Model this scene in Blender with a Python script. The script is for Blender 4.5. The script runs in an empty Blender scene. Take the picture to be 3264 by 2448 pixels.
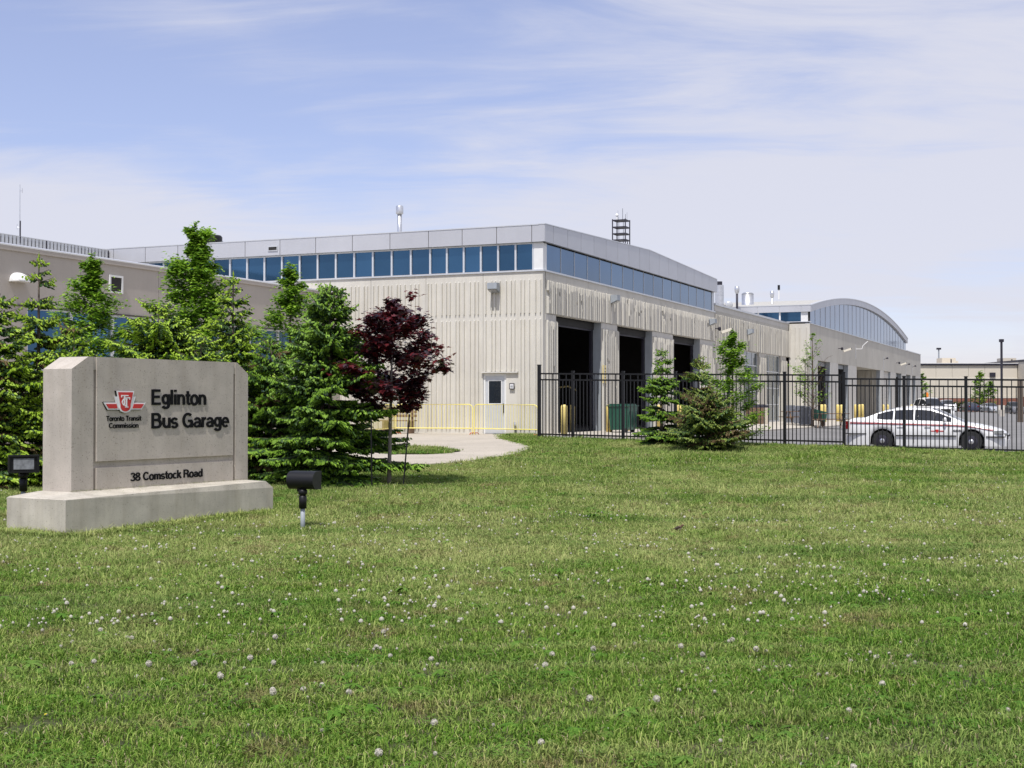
import bpy, math, random
import numpy as np
from mathutils import Vector, Matrix
from mathutils.geometry import delaunay_2d_cdt
R = math.radians
random.seed(7)
S = bpy.context.scene
COL = S.collection

# ------------------------------------------------------------------ camera, world, sun
EYE = 1.6
FPX = 4300.0                      # focal length in pixels of the 3264 px wide photograph
cam = bpy.data.cameras.new('camera'); camo = bpy.data.objects.new('camera', cam); COL.objects.link(camo)
cam.sensor_width = 36.0; cam.lens = FPX / 3264 * 36
camo.location = (0, 0, EYE); camo.rotation_euler = (R(90.88), 0, 0)
cam.clip_start = 0.1; cam.clip_end = 5000
S.camera = camo
S.render.resolution_x = 1024; S.render.resolution_y = 768
S.view_settings.view_transform = 'Standard'; S.view_settings.look = 'None'
S.view_settings.exposure = 0.0; S.view_settings.gamma = 1.0; S.view_settings.use_curve_mapping = False
SUN_EL = 62.0
SUN_H = Vector((-0.275, -0.961, 0)).normalized()
SKY_STRENGTH = 0.105
SUN_STRENGTH = 4.4
W = bpy.data.worlds.new('World'); S.world = W; W.use_nodes = True
def world():
    nt = W.node_tree; N = nt.nodes; L = nt.links; N.clear()
    out = N.new('ShaderNodeOutputWorld'); bg = N.new('ShaderNodeBackground'); bg.inputs[1].default_value = SKY_STRENGTH
    sky = N.new('ShaderNodeTexSky'); sky.sky_type = 'NISHITA'; sky.sun_disc = False
    sky.sun_elevation = R(SUN_EL); sky.sun_rotation = math.atan2(SUN_H.x, SUN_H.y)
    sky.altitude = 100; sky.air_density = 1.0; sky.dust_density = 0.6; sky.ozone_density = 2.5
    tc = N.new('ShaderNodeTexCoord'); sep = N.new('ShaderNodeSeparateXYZ'); L.new(tc.outputs['Generated'], sep.inputs[0])
    def m(op, a, b=None, c=None):
        n = N.new('ShaderNodeMath'); n.operation = op
        for i, v in enumerate((a, b, c)):
            if v is None: continue
            if isinstance(v, (int, float)): n.inputs[i].default_value = v
            else: L.new(v, n.inputs[i])
        return n.outputs[0]
    zz = m('ADD', m('MAXIMUM', sep.outputs[2], 0.0), 0.09)
    px = m('DIVIDE', sep.outputs[0], zz); py = m('DIVIDE', sep.outputs[1], zz)
    cb = N.new('ShaderNodeCombineXYZ'); L.new(px, cb.inputs[0]); L.new(py, cb.inputs[1])
    def cloud(scale, rot, sc, loc, detail, rough, dist):
        mp = N.new('ShaderNodeMapping'); L.new(cb.outputs[0], mp.inputs[0])
        mp.inputs['Rotation'].default_value = (0, 0, R(rot)); mp.inputs['Scale'].default_value = sc; mp.inputs['Location'].default_value = loc
        n = N.new('ShaderNodeTexNoise'); L.new(mp.outputs[0], n.inputs['Vector'])
        n.inputs['Scale'].default_value = scale; n.inputs['Detail'].default_value = detail
        n.inputs['Roughness'].default_value = rough; n.inputs['Distortion'].default_value = dist
        return n.outputs[0]
    a = cloud(0.55, 14, (1.0, 0.55, 1), (3.1, 0.4, 0), 4, 0.5, 0.5)
    b = cloud(1.7, 24, (0.6, 1.35, 1), (1.0, 7.0, 0), 9, 0.60, 1.3)
    c = cloud(7.0, 20, (0.5, 1.5, 1), (0.0, 2.0, 0), 8, 0.7, 0.6)
    # broad veil plus wispy streaks; more cloud towards +X and towards the horizon, as the sky in view shows
    d1 = m('ADD', m('MULTIPLY', a, 1.25), m('MULTIPLY', b, 0.60))
    d2 = m('ADD', d1, m('MULTIPLY', c, 0.14))
    d3 = m('ADD', d2, m('MULTIPLY', m('MINIMUM', m('ADD', sep.outputs[0], 0.10), 0.30), 0.62))
    hz = m('SUBTRACT', 1.0, m('MULTIPLY', m('ABSOLUTE', m('SUBTRACT', sep.outputs[2], 0.10)), 9.0))
    lf = m('MAXIMUM', m('SUBTRACT', 0.55, m('MULTIPLY', sep.outputs[0], 2.2)), 0.0)
    lowr = m('MULTIPLY', m('MAXIMUM', m('SUBTRACT', 0.13, sep.outputs[2]), 0.0), m('MULTIPLY', m('MAXIMUM', sep.outputs[0], 0.0), -5.0))
    d4 = m('ADD', m('ADD', d3, m('MULTIPLY', m('MULTIPLY', m('MAXIMUM', hz, 0.0), lf), 0.50)), lowr)
    mr = N.new('ShaderNodeMapRange'); mr.interpolation_type = 'SMOOTHSTEP'
    L.new(d4, mr.inputs[0]); mr.inputs[1].default_value = 0.84; mr.inputs[2].default_value = 1.26
    mr.inputs[3].default_value = 0.24; mr.inputs[4].default_value = 0.90
    mix = N.new('ShaderNodeMix'); mix.data_type = 'RGBA'
    tint = N.new('ShaderNodeMix'); tint.data_type = 'RGBA'; tint.blend_type = 'MULTIPLY'; tint.inputs[0].default_value = 1.0
    L.new(sky.outputs[0], tint.inputs[6]); tint.inputs[7].default_value = SKY_TINT
    L.new(mr.outputs[0], mix.inputs[0]); L.new(tint.outputs[2], mix.inputs[6]); mix.inputs[7].default_value = CLOUD
    L.new(mix.outputs[2], bg.inputs[0]); L.new(bg.outputs[0], out.inputs[0])
SKY_TINT = (1.40, 1.26, 1.50, 1)
CLOUD = (7.1, 7.15, 8.0, 1)
world()
sl = bpy.data.lights.new('sun', 'SUN'); sl.energy = SUN_STRENGTH; sl.angle = R(0.5); sl.color = (1.0, 0.965, 0.92)
so = bpy.data.objects.new('sun', sl); COL.objects.link(so)
sd = Vector((SUN_H.x * math.cos(R(SUN_EL)), SUN_H.y * math.cos(R(SUN_EL)), math.sin(R(SUN_EL))))
so.rotation_euler = (-sd).to_track_quat('-Z', 'Y').to_euler(); so.location = (0, 0, 60)

# ------------------------------------------------------------------ helpers
def U(px): return (px - 1632) / FPX
def at(px, D): return U(px) * D
class MB:
    def __init__(s): s.v = []; s.f = []; s.m = []
    def face(s, pts, m=0):
        i = len(s.v); s.v += [tuple(p) for p in pts]; s.f.append(tuple(range(i, i + len(pts)))); s.m.append(m)
    def box(s, x0, x1, y0, y1, z0, z1, m=0):
        if x1 < x0: x0, x1 = x1, x0
        if y1 < y0: y0, y1 = y1, y0
        if z1 < z0: z0, z1 = z1, z0
        i = len(s.v)
        s.v += [(x0,y0,z0),(x1,y0,z0),(x1,y1,z0),(x0,y1,z0),(x0,y0,z1),(x1,y0,z1),(x1,y1,z1),(x0,y1,z1)]
        for q in ((0,3,2,1),(4,5,6,7),(0,1,5,4),(1,2,6,5),(2,3,7,6),(3,0,4,7)):
            s.f.append(tuple(i + k for k in q)); s.m.append(m)
        return s
    def tube(s, pts, r, n=8, m=0, cap=True):
        pts = [Vector(p) for p in pts]; rs = r if isinstance(r, (list, tuple)) else [r] * len(pts)
        base = len(s.v); up = None
        for k, p in enumerate(pts):
            d = (pts[min(k+1, len(pts)-1)] - pts[max(k-1, 0)])
            d = d.normalized() if d.length > 1e-9 else Vector((0,0,1))
            if up is None: up = Vector((0,0,1)) if abs(d.z) < .9 else Vector((1,0,0))
            a = d.cross(up); a = a.normalized() if a.length > 1e-6 else Vector((1,0,0)); b = d.cross(a).normalized(); up = a.cross(d) if False else up
            for j in range(n):
                t = 2 * math.pi * (j + .5) / n
                q = p + a * (math.cos(t) * rs[k]) + b * (math.sin(t) * rs[k]); s.v.append(tuple(q))
        for k in range(len(pts) - 1):
            for j in range(n):
                A = base + k*n + j; B = base + k*n + (j+1) % n
                s.f.append((A, B, B+n, A+n)); s.m.append(m)
        if cap:
            s.f.append(tuple(base + j for j in range(n))[::-1]); s.m.append(m)
            e = base + (len(pts)-1)*n
            s.f.append(tuple(e + j for j in range(n))); s.m.append(m)
        return s
    def spindle(s, p, q, r, m=0, n=3):
        p = Vector(p); q = Vector(q); d = q - p
        a = d.cross(Vector((.3, .2, 1))); a = a.normalized() * r if a.length > 1e-9 else Vector((r,0,0)); b = d.cross(a).normalized() * r
        i = len(s.v); mid = p + d * .45
        s.v.append(tuple(p)); s.v.append(tuple(q))
        for j in range(n):
            t = 2*math.pi*j/n; s.v.append(tuple(mid + a*math.cos(t) + b*math.sin(t)))
        for j in range(n):
            u = i+2+j; w = i+2+(j+1) % n
            s.f += [(i, w, u), (i+1, u, w)]; s.m += [m, m]
    def prism(s, poly, y0, y1, m=0, plane='xz'):
        n = len(poly); i = len(s.v)
        def P(a, b, c): return (a, c, b) if plane == 'xz' else ((c, a, b) if plane == 'yz' else (a, b, c))
        s.v += [P(a, b, y0) for a, b in poly] + [P(a, b, y1) for a, b in poly]
        s.f.append(tuple(range(i, i+n))[::-1]); s.m.append(m); s.f.append(tuple(range(i+n, i+2*n))); s.m.append(m)
        for k in range(n):
            a = i+k; b = i+(k+1) % n; s.f.append((a, b, b+n, a+n)); s.m.append(m)
        return s
    def lathe(s, prof, n=16, m=0, c=(0,0,0)):
        i = len(s.v)
        for r, z in prof:
            for j in range(n):
                t = 2*math.pi*j/n; s.v.append((c[0]+r*math.cos(t), c[1]+r*math.sin(t), c[2]+z))
        for k in range(len(prof)-1):
            for j in range(n):
                A = i+k*n+j; B = i+k*n+(j+1) % n; s.f.append((A,B,B+n,A+n)); s.m.append(m)
        s.f.append(tuple(i+j for j in range(n))[::-1]); s.m.append(m)
        e = i+(len(prof)-1)*n; s.f.append(tuple(e+j for j in range(n))); s.m.append(m)
        return s
    def rot(s, M):
        s.v = [tuple(M @ Vector(p)) for p in s.v]; return s
    def mesh(s, name, mats):
        me = bpy.data.meshes.new(name); me.from_pydata(s.v, [], s.f)
        if not isinstance(mats, (list, tuple)): mats = [mats]
        for q in mats: me.materials.append(q)
        if len(mats) > 1: me.polygons.foreach_set('material_index', s.m)
        me.update(); return me
    def build(s, name, mats, parent=None, smooth=False, loc=(0,0,0)):
        me = s.mesh(name, mats)
        if smooth: me.polygons.foreach_set('use_smooth', [True]*len(me.polygons))
        return link(name, me, parent, loc)
def link(name, me, parent=None, loc=(0,0,0)):
    o = bpy.data.objects.new(name, me); COL.objects.link(o); o.parent = parent; o.location = loc; return o
def tag(o, label=None, cat=None, group=None, kind=None):
    if label: o['label'] = label
    if cat: o['category'] = cat
    if group: o['group'] = group
    if kind: o['kind'] = kind
    return o
def thing(name, label, cat, loc=(0,0,0), rz=0, group=None):
    o = bpy.data.objects.new(name, None); COL.objects.link(o); o.location = loc; o.rotation_euler = (0,0,rz)
    o.empty_display_size = .1
    return tag(o, label, cat, group)
KIDS = {}
def copy_tree(o, loc, rz=None, label=None):
    def rec(a, parent):
        c = a.copy(); COL.objects.link(c)
        if parent: c.parent = parent
        for ch in kids(a): rec(ch, c)
        return c
    r = rec(o, None); r.location = loc
    if rz is not None: r.rotation_euler = (0,0,rz)
    if label: r['label'] = label
    return r
def kids(a): return [x for x in bpy.data.objects if x.parent == a]

# ------------------------------------------------------------------ materials
def mat(name, col, rough=.7, metal=0.0, var=.12, vscale=3.0, bump=0.0, bscale=60, spec=.5, streak=0.0, speck=0.0, coord='Object', trans=0.0, col2=None, coat=0.0, bdist=.01, spscale=90):
    m = bpy.data.materials.new(name); m.use_nodes = True; nt = m.node_tree; N = nt.nodes; L = nt.links
    p = N['Principled BSDF']; p.inputs['Roughness'].default_value = rough; p.inputs['Metallic'].default_value = metal
    p.inputs['Specular IOR Level'].default_value = spec
    p.inputs['Coat Weight'].default_value = coat; p.inputs['Coat Roughness'].default_value = .05
    tc = N.new('ShaderNodeTexCoord'); src = tc.outputs['Object']
    if coord == 'World':
        g = N.new('ShaderNodeNewGeometry'); src = g.outputs['Position']
    c = (*col, 1)
    n1 = N.new('ShaderNodeTexNoise'); n1.inputs['Scale'].default_value = vscale; n1.inputs['Detail'].default_value = 6; n1.inputs['Roughness'].default_value = .6
    L.new(src, n1.inputs['Vector'])
    mx = N.new('ShaderNodeMix'); mx.data_type = 'RGBA'
    if col2 is None: 
        mx.inputs[6].default_value = (*[x*(1-var) for x in col], 1); mx.inputs[7].default_value = (*[min(1, x*(1+var)) for x in col], 1)
    else:
        mx.inputs[6].default_value = c; mx.inputs[7].default_value = (*col2, 1)
    r1 = N.new('ShaderNodeMapRange'); r1.inputs[1].default_value = .32; r1.inputs[2].default_value = .68; L.new(n1.outputs[0], r1.inputs[0])
    L.new(r1.outputs[0], mx.inputs[0]); cur = mx.outputs[2]
    def mul(cur, fac_out, amt, dark):
        q = N.new('ShaderNodeMix'); q.data_type = 'RGBA'; q.blend_type = 'MULTIPLY'
        mm = N.new('ShaderNodeMath'); mm.operation = 'MULTIPLY'; mm.inputs[1].default_value = amt; L.new(fac_out, mm.inputs[0])
        L.new(mm.outputs[0], q.inputs[0]); L.new(cur, q.inputs[6]); q.inputs[7].default_value = (*dark, 1); return q.outputs[2]
    if streak:
        mp = N.new('ShaderNodeMapping'); mp.inputs['Scale'].default_value = (5, 5, .35); L.new(src, mp.inputs[0])
        n2 = N.new('ShaderNodeTexNoise'); n2.inputs['Scale'].default_value = 1.2; n2.inputs['Detail'].default_value = 7; n2.inputs['Roughness'].default_value = .65; L.new(mp.outputs[0], n2.inputs['Vector'])
        r2 = N.new('ShaderNodeMapRange'); r2.inputs[1].default_value = .45; r2.inputs[2].default_value = .72; L.new(n2.outputs[0], r2.inputs[0])
        cur = mul(cur, r2.outputs[0], streak, (.62, .58, .50))
    if speck:
        n3 = N.new('ShaderNodeTexNoise'); n3.inputs['Scale'].default_value = spscale; n3.inputs['Detail'].default_value = 2; L.new(src, n3.inputs['Vector'])
        r3 = N.new('ShaderNodeMapRange'); r3.inputs[1].default_value = .62; r3.inputs[2].default_value = .72; L.new(n3.outputs[0], r3.inputs[0])
        cur = mul(cur, r3.outputs[0], speck, (.35, .32, .30))
    L.new(cur, p.inputs['Base Color'])
    if bump:
        nb = N.new('ShaderNodeTexNoise'); nb.inputs['Scale'].default_value = bscale; nb.inputs['Detail'].default_value = 5; L.new(src, nb.inputs['Vector'])
        b = N.new('ShaderNodeBump'); b.inputs['Strength'].default_value = bump; b.inputs['Distance'].default_value = bdist; L.new(nb.outputs[0], b.inputs['Height']); L.new(b.outputs[0], p.inputs['Normal'])
    if trans:
        t = N.new('ShaderNodeBsdfTranslucent'); L.new(cur, t.inputs[0]); ms = N.new('ShaderNodeMixShader'); ms.inputs[0].default_value = trans
        L.new(p.outputs[0], ms.inputs[1]); L.new(t.outputs[0], ms.inputs[2]); L.new(ms.outputs[0], N['Material Output'].inputs[0])
    return m
M = {}
M['precast'] = mat('precast_concrete', (.60,.575,.515), .85, var=.07, vscale=.7, bump=.35, bscale=45, streak=.28, speck=.10, spscale=40)
M['precast_smooth'] = mat('smooth_precast', (.58,.56,.515), .8, var=.06, vscale=.9, bump=.15, bscale=60, streak=.22)
M['precast_grey'] = mat('weathered_precast', (.53,.505,.445), .85, var=.07, vscale=.5, bump=.2, bscale=40, streak=.42)
M['jamb'] = mat('grey_painted_jamb', (.33,.36,.39), .6, var=.08, vscale=2, streak=.3)
M['fascia'] = mat('pale_metal_fascia', (.52,.525,.55), .38, metal=.25, var=.03, vscale=1, streak=.05)
M['coping'] = mat('metal_coping', (.62,.63,.64), .35, metal=.4, var=.04)
M['whitem'] = mat('white_painted_metal', (.75,.75,.74), .4, var=.04)
M['mullion'] = mat('aluminium_mullion', (.62,.64,.66), .4, metal=.3, var=.03)
M['dark'] = mat('interior_shade_black', (.03,.028,.027), .9, var=.3, vscale=1)  # near-black, paints in the shade of bays, backings and openings
M['darksteel'] = mat('dark_steel', (.03,.028,.04), .5, metal=.3, var=.2)
M['joint'] = mat('dark_joint', (.09,.08,.07), .9)
M['glass'] = mat('blue_tinted_glass', (.050,.125,.225), .06, metal=.85, var=.12, vscale=.35, spec=.8)
M['glass2'] = mat('sky_paled_blue_glass', (.085,.155,.245), .09, metal=.85, var=.10, vscale=.3, spec=1.0)  # same blue glass, paled to paint in the sky it mirrors aslant
M['glassd'] = mat('dark_glass', (.015,.018,.022), .06, var=.1, spec=.7)
M['glassw'] = mat('clear_window_glass', (.05,.08,.10), .05, var=.4, vscale=1.2, spec=.8)
M['stucco'] = mat('beige_stucco', (.44,.40,.36), .9, var=.05, vscale=.6, bump=.2, bscale=120, streak=.10)
M['soffit'] = mat('grey_roof_membrane', (.42,.41,.38), .8, var=.06)
M['silver'] = mat('galvanised_steel', (.62,.63,.65), .35, metal=.75, var=.12, vscale=6)
M['black'] = mat('black_powder_coat', (.008,.008,.009), .45, var=.2, spec=.35)
M['rubber'] = mat('black_rubber', (.018,.018,.018), .8, var=.2)
M['yellow'] = mat('yellow_paint', (.80,.64,.22), .5, var=.10, vscale=5, streak=.2)
M['yellowb'] = mat('bright_yellow_barrier_paint', (.85,.75,.22), .45, var=.10, vscale=8)
M['rust'] = mat('rusty_orange_steel', (.45,.12,.05), .8, var=.3, vscale=12)
M['signc'] = mat('sign_concrete', (.465,.42,.365), .88, var=.12, vscale=2.2, bump=.45, bscale=110, speck=.7, streak=.30, bdist=.006, spscale=55)
M['plinth'] = mat('plinth_concrete', (.48,.445,.38), .88, var=.16, vscale=2.6, bump=.4, bscale=80, speck=.65, streak=.42, bdist=.006, spscale=50)
M['letter'] = mat('black_sign_letters', (.004,.004,.005), .6, var=.1, spec=.15)
M['red'] = mat('red_sign_enamel', (.55,.022,.018), .35, var=.04)
M['white'] = mat('white_sign_enamel', (.78,.78,.78), .4, var=.03)
M['carwhite'] = mat('white_car_paint', (.78,.78,.77), .3, var=.02, coat=.6)
M['chrome'] = mat('wheel_metal', (.55,.55,.56), .3, metal=.8, var=.1)
M['lampred'] = mat('red_lamp_lens', (.16,.01,.012), .15, var=.1)
M['lampclear'] = mat('clear_lamp_lens', (.35,.36,.37), .1, var=.3, vscale=20, metal=.3)
M['floodglass'] = mat('flood_glass', (.22,.23,.25), .15, var=.35, vscale=14)
M['amber'] = mat('amber_lens', (.75,.22,.02), .3, var=.1)
M['bark'] = mat('grey_brown_bark', (.115,.09,.07), .9, var=.3, vscale=18, bump=.5, bscale=40)
M['barkpale'] = mat('pale_grey_bark', (.22,.19,.165), .9, var=.25, vscale=14, bump=.5, bscale=40)
M['twig'] = mat('dead_brown_twig', (.12,.085,.06), .9, var=.3, vscale=20)
def foliage(name, c1, c2, trans=.25, rough=.55, vscale=5, spec=.35):
    return mat(name, c1, rough, var=.2, vscale=vscale, col2=c2, trans=trans, spec=spec)
M['n_old'] = foliage('old_shaded_spruce_needles', (.024,.062,.012), (.05,.11,.02), .1, .6, 9)  # old needles, darkened further to paint in the crowns' inner shade
M['n_new'] = foliage('new_spruce_growth', (.30,.47,.030), (.46,.63,.065), .32, .55, 7)
M['n_new2'] = foliage('deep_green_spruce_growth', (.16,.31,.028), (.28,.46,.052), .28, .55, 7)
M['n_olive'] = foliage('olive_spruce_growth', (.17,.235,.035), (.27,.35,.07), .22, .6, 7)
M['n_brown'] = foliage('browned_needles', (.09,.055,.025), (.13,.10,.035), .05, .8, 8)
M['leaf_l'] = foliage('glossy_green_leaves', (.21,.40,.028), (.40,.60,.065), .40, .38, 6, .5)
M['leaf_d'] = foliage('dark_green_leaves', (.075,.17,.018), (.17,.31,.034), .33, .38, 6, .5)
M['leaf_r'] = foliage('maroon_maple_leaves', (.085,.013,.018), (.20,.025,.030), .32, .38, 9, .5)
M['leaf_r2'] = foliage('purple_maple_leaves', (.030,.014,.020), (.05,.02,.028), .15, .3, 9, .6)
M['hedge'] = foliage('hedge_leaves', (.025,.06,.015), (.06,.12,.025), .2, .6, 4)
M['wood'] = mat('weathered_wood', (.20,.13,.085), .8, var=.25, vscale=10)
M['greenbin'] = mat('green_plastic', (.015,.085,.055), .5, var=.12)
M['greycloth'] = mat('grey_fabric', (.16,.17,.20), .8, var=.2)
M['brick'] = mat('red_brick_base', (.24,.10,.07), .9, var=.18, vscale=1.5)
M['cream'] = mat('cream_stucco', (.60,.545,.45), .9, var=.03, vscale=.1)
M['cream2'] = mat('pale_cream_stucco', (.62,.58,.49), .9, var=.03, vscale=.1)
M['kerb'] = mat('kerb_concrete', (.50,.46,.40), .85, var=.12, vscale=2, bump=.2)
M['patio'] = mat('pale_concrete_path', (.43,.385,.32), .88, var=.10, vscale=.9, bump=.3, bscale=35, speck=.2, coord='World')
M['apron'] = mat('concrete_apron', (.47,.43,.37), .88, var=.10, vscale=.5, bump=.2, coord='World')
M['asphalt'] = mat('worn_asphalt', (.19,.185,.18), .9, var=.16, vscale=.35, bump=.4, bscale=50, speck=.2, coord='World')
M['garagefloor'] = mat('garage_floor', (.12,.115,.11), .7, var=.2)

# ------------------------------------------------------------------ terrain heights (z = 0 at the camera's feet)
TH = math.atan2(1858, FPX)
AX = Vector((math.sin(TH), math.cos(TH))); BX = Vector((-math.cos(TH), math.sin(TH)))   # along the right facade / along the left facade
C0 = Vector((1.117, 48.54))
GB = EYE - 1.08                         # ground level at the garage
def fence_y(x): return 44.7 - .47 * (x - .915)
def lerp(a, b, t): return a + (b - a) * t
def sstep(t): t = min(1, max(0, t)); return t*t*(3-2*t)
def edge_z(x): return EYE + lerp(-1.09, -1.37, min(1.3, max(0, (x-.915)/13.6)))
def lawn_z(x, y):
    fy = fence_y(max(x, -12)) if x > -12 else 50.8
    t = min(1, max(0, (y - 17) / (fy - 17)))
    z = lerp(0.0, edge_z(x), t)
    return z + .02 * math.sin(x*1.1 + .4*y) * math.sin(y*.7) * (1 if y < 40 else max(0, (44-y)/4))
def lot_z(x, y):
    d = (x - C0.x) * AX.y - (y - C0.y) * AX.x
    t = sstep(d / 13.0); far = sstep((y - 60) / 150)
    return EYE + lerp(-1.08, -1.53, t) - .12 * far * t
def ground_z(x, y): return lawn_z(x, y) if y < fence_y(x) or x < .9 else lot_z(x, y)
def hit(px, py, zf=lawn_z):
    v = (1290 - py) / FPX; D = 30.0
    for _ in range(40): D = (zf(at(px, D), D) - EYE) / v * .5 + D * .5
    return Vector((at(px, D), D))
def sheet(name, poly, zf, off, m, step=1.0, kind='structure', parent=None, skirt=0):
    xs = [p[0] for p in poly]; ys = [p[1] for p in poly]
    pts = []; n0 = 0; edges = []
    # densify boundary
    bp = []
    for i, p in enumerate(poly):
        q = poly[(i+1) % len(poly)]; d = math.hypot(q[0]-p[0], q[1]-p[1]); k = max(1, int(d/step))
        for j in range(k): bp.append(Vector((p[0]+(q[0]-p[0])*j/k, p[1]+(q[1]-p[1])*j/k)))
    n0 = len(bp); edges = [(i, (i+1) % n0) for i in range(n0)]; pts = list(bp)
    x = min(xs)+step*.37
    while x < max(xs):
        y = min(ys)+step*.29
        while y < max(ys): pts.append(Vector((x, y))); y += step
        x += step
    vv, ee, ff, *_ = delaunay_2d_cdt(pts, edges, [list(range(n0))], 1, 1e-4)
    b = MB(); b.v = [(p.x, p.y, zf(p.x, p.y)+off) for p in vv]
    for f in ff:
        a, c, d = [vv[i] for i in f[:3]]
        if (c-a).cross(d-a) < 0: f = f[::-1]
        b.f.append(tuple(f)); b.m.append(0)
    if skirt:
        for i in range(n0):
            p = bp[i]; q = bp[(i+1) % n0]
            zp = zf(p.x, p.y)+off; zq = zf(q.x, q.y)+off
            b.face([(p.x,p.y,zp-skirt),(q.x,q.y,zq-skirt),(q.x,q.y,zq),(p.x,p.y,zp)])
    o = b.build(name, m, parent); tag(o, kind=kind); return o
def inpoly(x, y, poly):
    c = False; j = len(poly)-1
    for i in range(len(poly)):
        a, b = poly[i], poly[j]
        if (a[1] > y) != (b[1] > y) and x < (b[0]-a[0])*(y-a[1])/(b[1]-a[1])+a[0]: c = not c
        j = i
    return c
def loc2w(s, t): p = C0 + AX*s + BX*t; return (p.x, p.y)     # garage frame -> world
def s_at(px, t=0.0):                                         # garage frame s at which line t=const is seen at px
    u = U(px); return (u*(C0.y+BX.y*t) - C0.x - BX.x*t) / (AX.x - u*AX.y)
def t_at(px, s=0.0):
    u = U(px); return (u*(C0.y+AX.y*s) - C0.x - AX.x*s) / (BX.x - u*BX.y)

# ------------------------------------------------------------------ ground sheets
def vary(m, amt):
    nt = m.node_tree; N = nt.nodes; L = nt.links; p = N['Principled BSDF']; src = p.inputs['Base Color'].links[0].from_socket
    oi = N.new('ShaderNodeObjectInfo'); mr = N.new('ShaderNodeMapRange'); mr.inputs[3].default_value = 1-amt; mr.inputs[4].default_value = 1+amt; L.new(oi.outputs['Random'], mr.inputs[0])
    h = N.new('ShaderNodeHueSaturation'); L.new(mr.outputs[0], h.inputs['Value']); L.new(src, h.inputs['Color']); L.new(h.outputs[0], p.inputs['Base Color'])
M['glass3'] = mat('arched_window_glass', (.055,.125,.235), .08, metal=.85, var=.1, vscale=.3, spec=.8); vary(M['glass3'], .12); vary(M['glass'], .22); vary(M['glass2'], .12); vary(M['precast'], .045); vary(M['precast_grey'], .05); vary(M['fascia'], .03)
def grassy(name, cols, scale=1.0):
    m = bpy.data.materials.new(name); m.use_nodes = True; nt = m.node_tree; N = nt.nodes; L = nt.links; p = N['Principled BSDF']
    p.inputs['Roughness'].default_value = .75; p.inputs['Specular IOR Level'].default_value = .25
    g = N.new('ShaderNodeNewGeometry')
    def noise(sc, det, rough=.6, mp=None):
        n = N.new('ShaderNodeTexNoise'); n.inputs['Scale'].default_value = sc; n.inputs['Detail'].default_value = det; n.inputs['Roughness'].default_value = rough
        if mp:
            q = N.new('ShaderNodeMapping'); q.inputs['Scale'].default_value = mp[0]; q.inputs['Rotation'].default_value = (0,0,R(mp[1])); L.new(g.outputs['Position'], q.inputs[0]); L.new(q.outputs[0], n.inputs['Vector'])
        else: L.new(g.outputs['Position'], n.inputs['Vector'])
        return n.outputs[0]
    def mr(x, a, b, c=0, d=1):
        n = N.new('ShaderNodeMapRange'); L.new(x, n.inputs[0]); n.inputs[1].default_value = a; n.inputs[2].default_value = b; n.inputs[3].default_value = c; n.inputs[4].default_value = d; return n.outputs[0]
    def mix(f, a, b):
        n = N.new('ShaderNodeMix'); n.data_type = 'RGBA'
        if isinstance(f, float): n.inputs[0].default_value = f
        else: L.new(f, n.inputs[0])
        for i, v in ((6, a), (7, b)):
            if isinstance(v, tuple): n.inputs[i].default_value = (*v, 1)
            else: L.new(v, n.inputs[i])
        return n.outputs[2]
    def mu(a, k):
        n = N.new('ShaderNodeMath'); n.operation = 'MULTIPLY'; L.new(a, n.inputs[0])
        if isinstance(k, float): n.inputs[1].default_value = k
        else: L.new(k, n.inputs[1])
        return n.outputs[0]
    fine = mr(noise(38, 3), .35, .65); c = mix(fine, cols[0], cols[1])
    sp = N.new('ShaderNodeSeparateXYZ'); L.new(g.outputs['Position'], sp.inputs[0])
    def add(a, b_):
        n = N.new('ShaderNodeMath'); n.operation = 'ADD'; L.new(a, n.inputs[0]); L.new(b_, n.inputs[1]); return n.outputs[0]
    zone = add(mr(sp.outputs[1], 10.5, 14.5, -.09, .13), mr(sp.outputs[1], 20, 27, 0, -.10))      # freshly mown strip with clippings between 12 and 24 m
    c = mix(mu(mr(add(noise(.55, 5, .65, ((1, .45, 1), 20)), zone), .46, .66), .80), c, cols[2])       # paler, clipping-covered swathes
    c = mix(mu(mr(noise(1.3, 7, .78), .53, .64), .80), c, cols[3])       # brown thatch
    c = mix(mu(mr(noise(.33, 3, .5, ((.6, 1.6, 1), -15)), .50, .62), .55), c, cols[4])     # lush dark patches
    c = mix(mu(mr(noise(1.1, 3, .5, ((.16, 1.9, 1), 32)), .48, .60), .36), c, cols[2])   # faint mower tracks
    L.new(c, p.inputs['Base Color'])
    t = N.new('ShaderNodeBsdfTranslucent'); L.new(c, t.inputs[0]); ms = N.new('ShaderNodeMixShader'); ms.inputs[0].default_value = .22
    L.new(p.outputs[0], ms.inputs[1]); L.new(t.outputs[0], ms.inputs[2])
    if name != 'lawn_soil': L.new(ms.outputs[0], N['Material Output'].inputs[0])
    return m
M['soil'] = grassy('lawn_soil', [(.035,.042,.014), (.07,.075,.028), (.13,.125,.06), (.12,.09,.055), (.03,.045,.012)])
M['blade'] = grassy('grass_blades', [(.070,.158,.011), (.160,.275,.030), (.33,.385,.125), (.22,.160,.075), (.048,.145,.009)])
M['blade2'] = grassy('pale_grass_blades', [(.205,.31,.045), (.36,.45,.11), (.47,.48,.19), (.38,.29,.15), (.13,.255,.025)])
M['straw'] = mat('dry_grass_straw', (.38,.32,.18), .8, var=.25, vscale=30, coord='World', trans=.15)
M['clover'] = grassy('clover_leaves', [(.06,.155,.010), (.12,.24,.025), (.17,.26,.055), (.14,.16,.04), (.05,.145,.010)])
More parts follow.
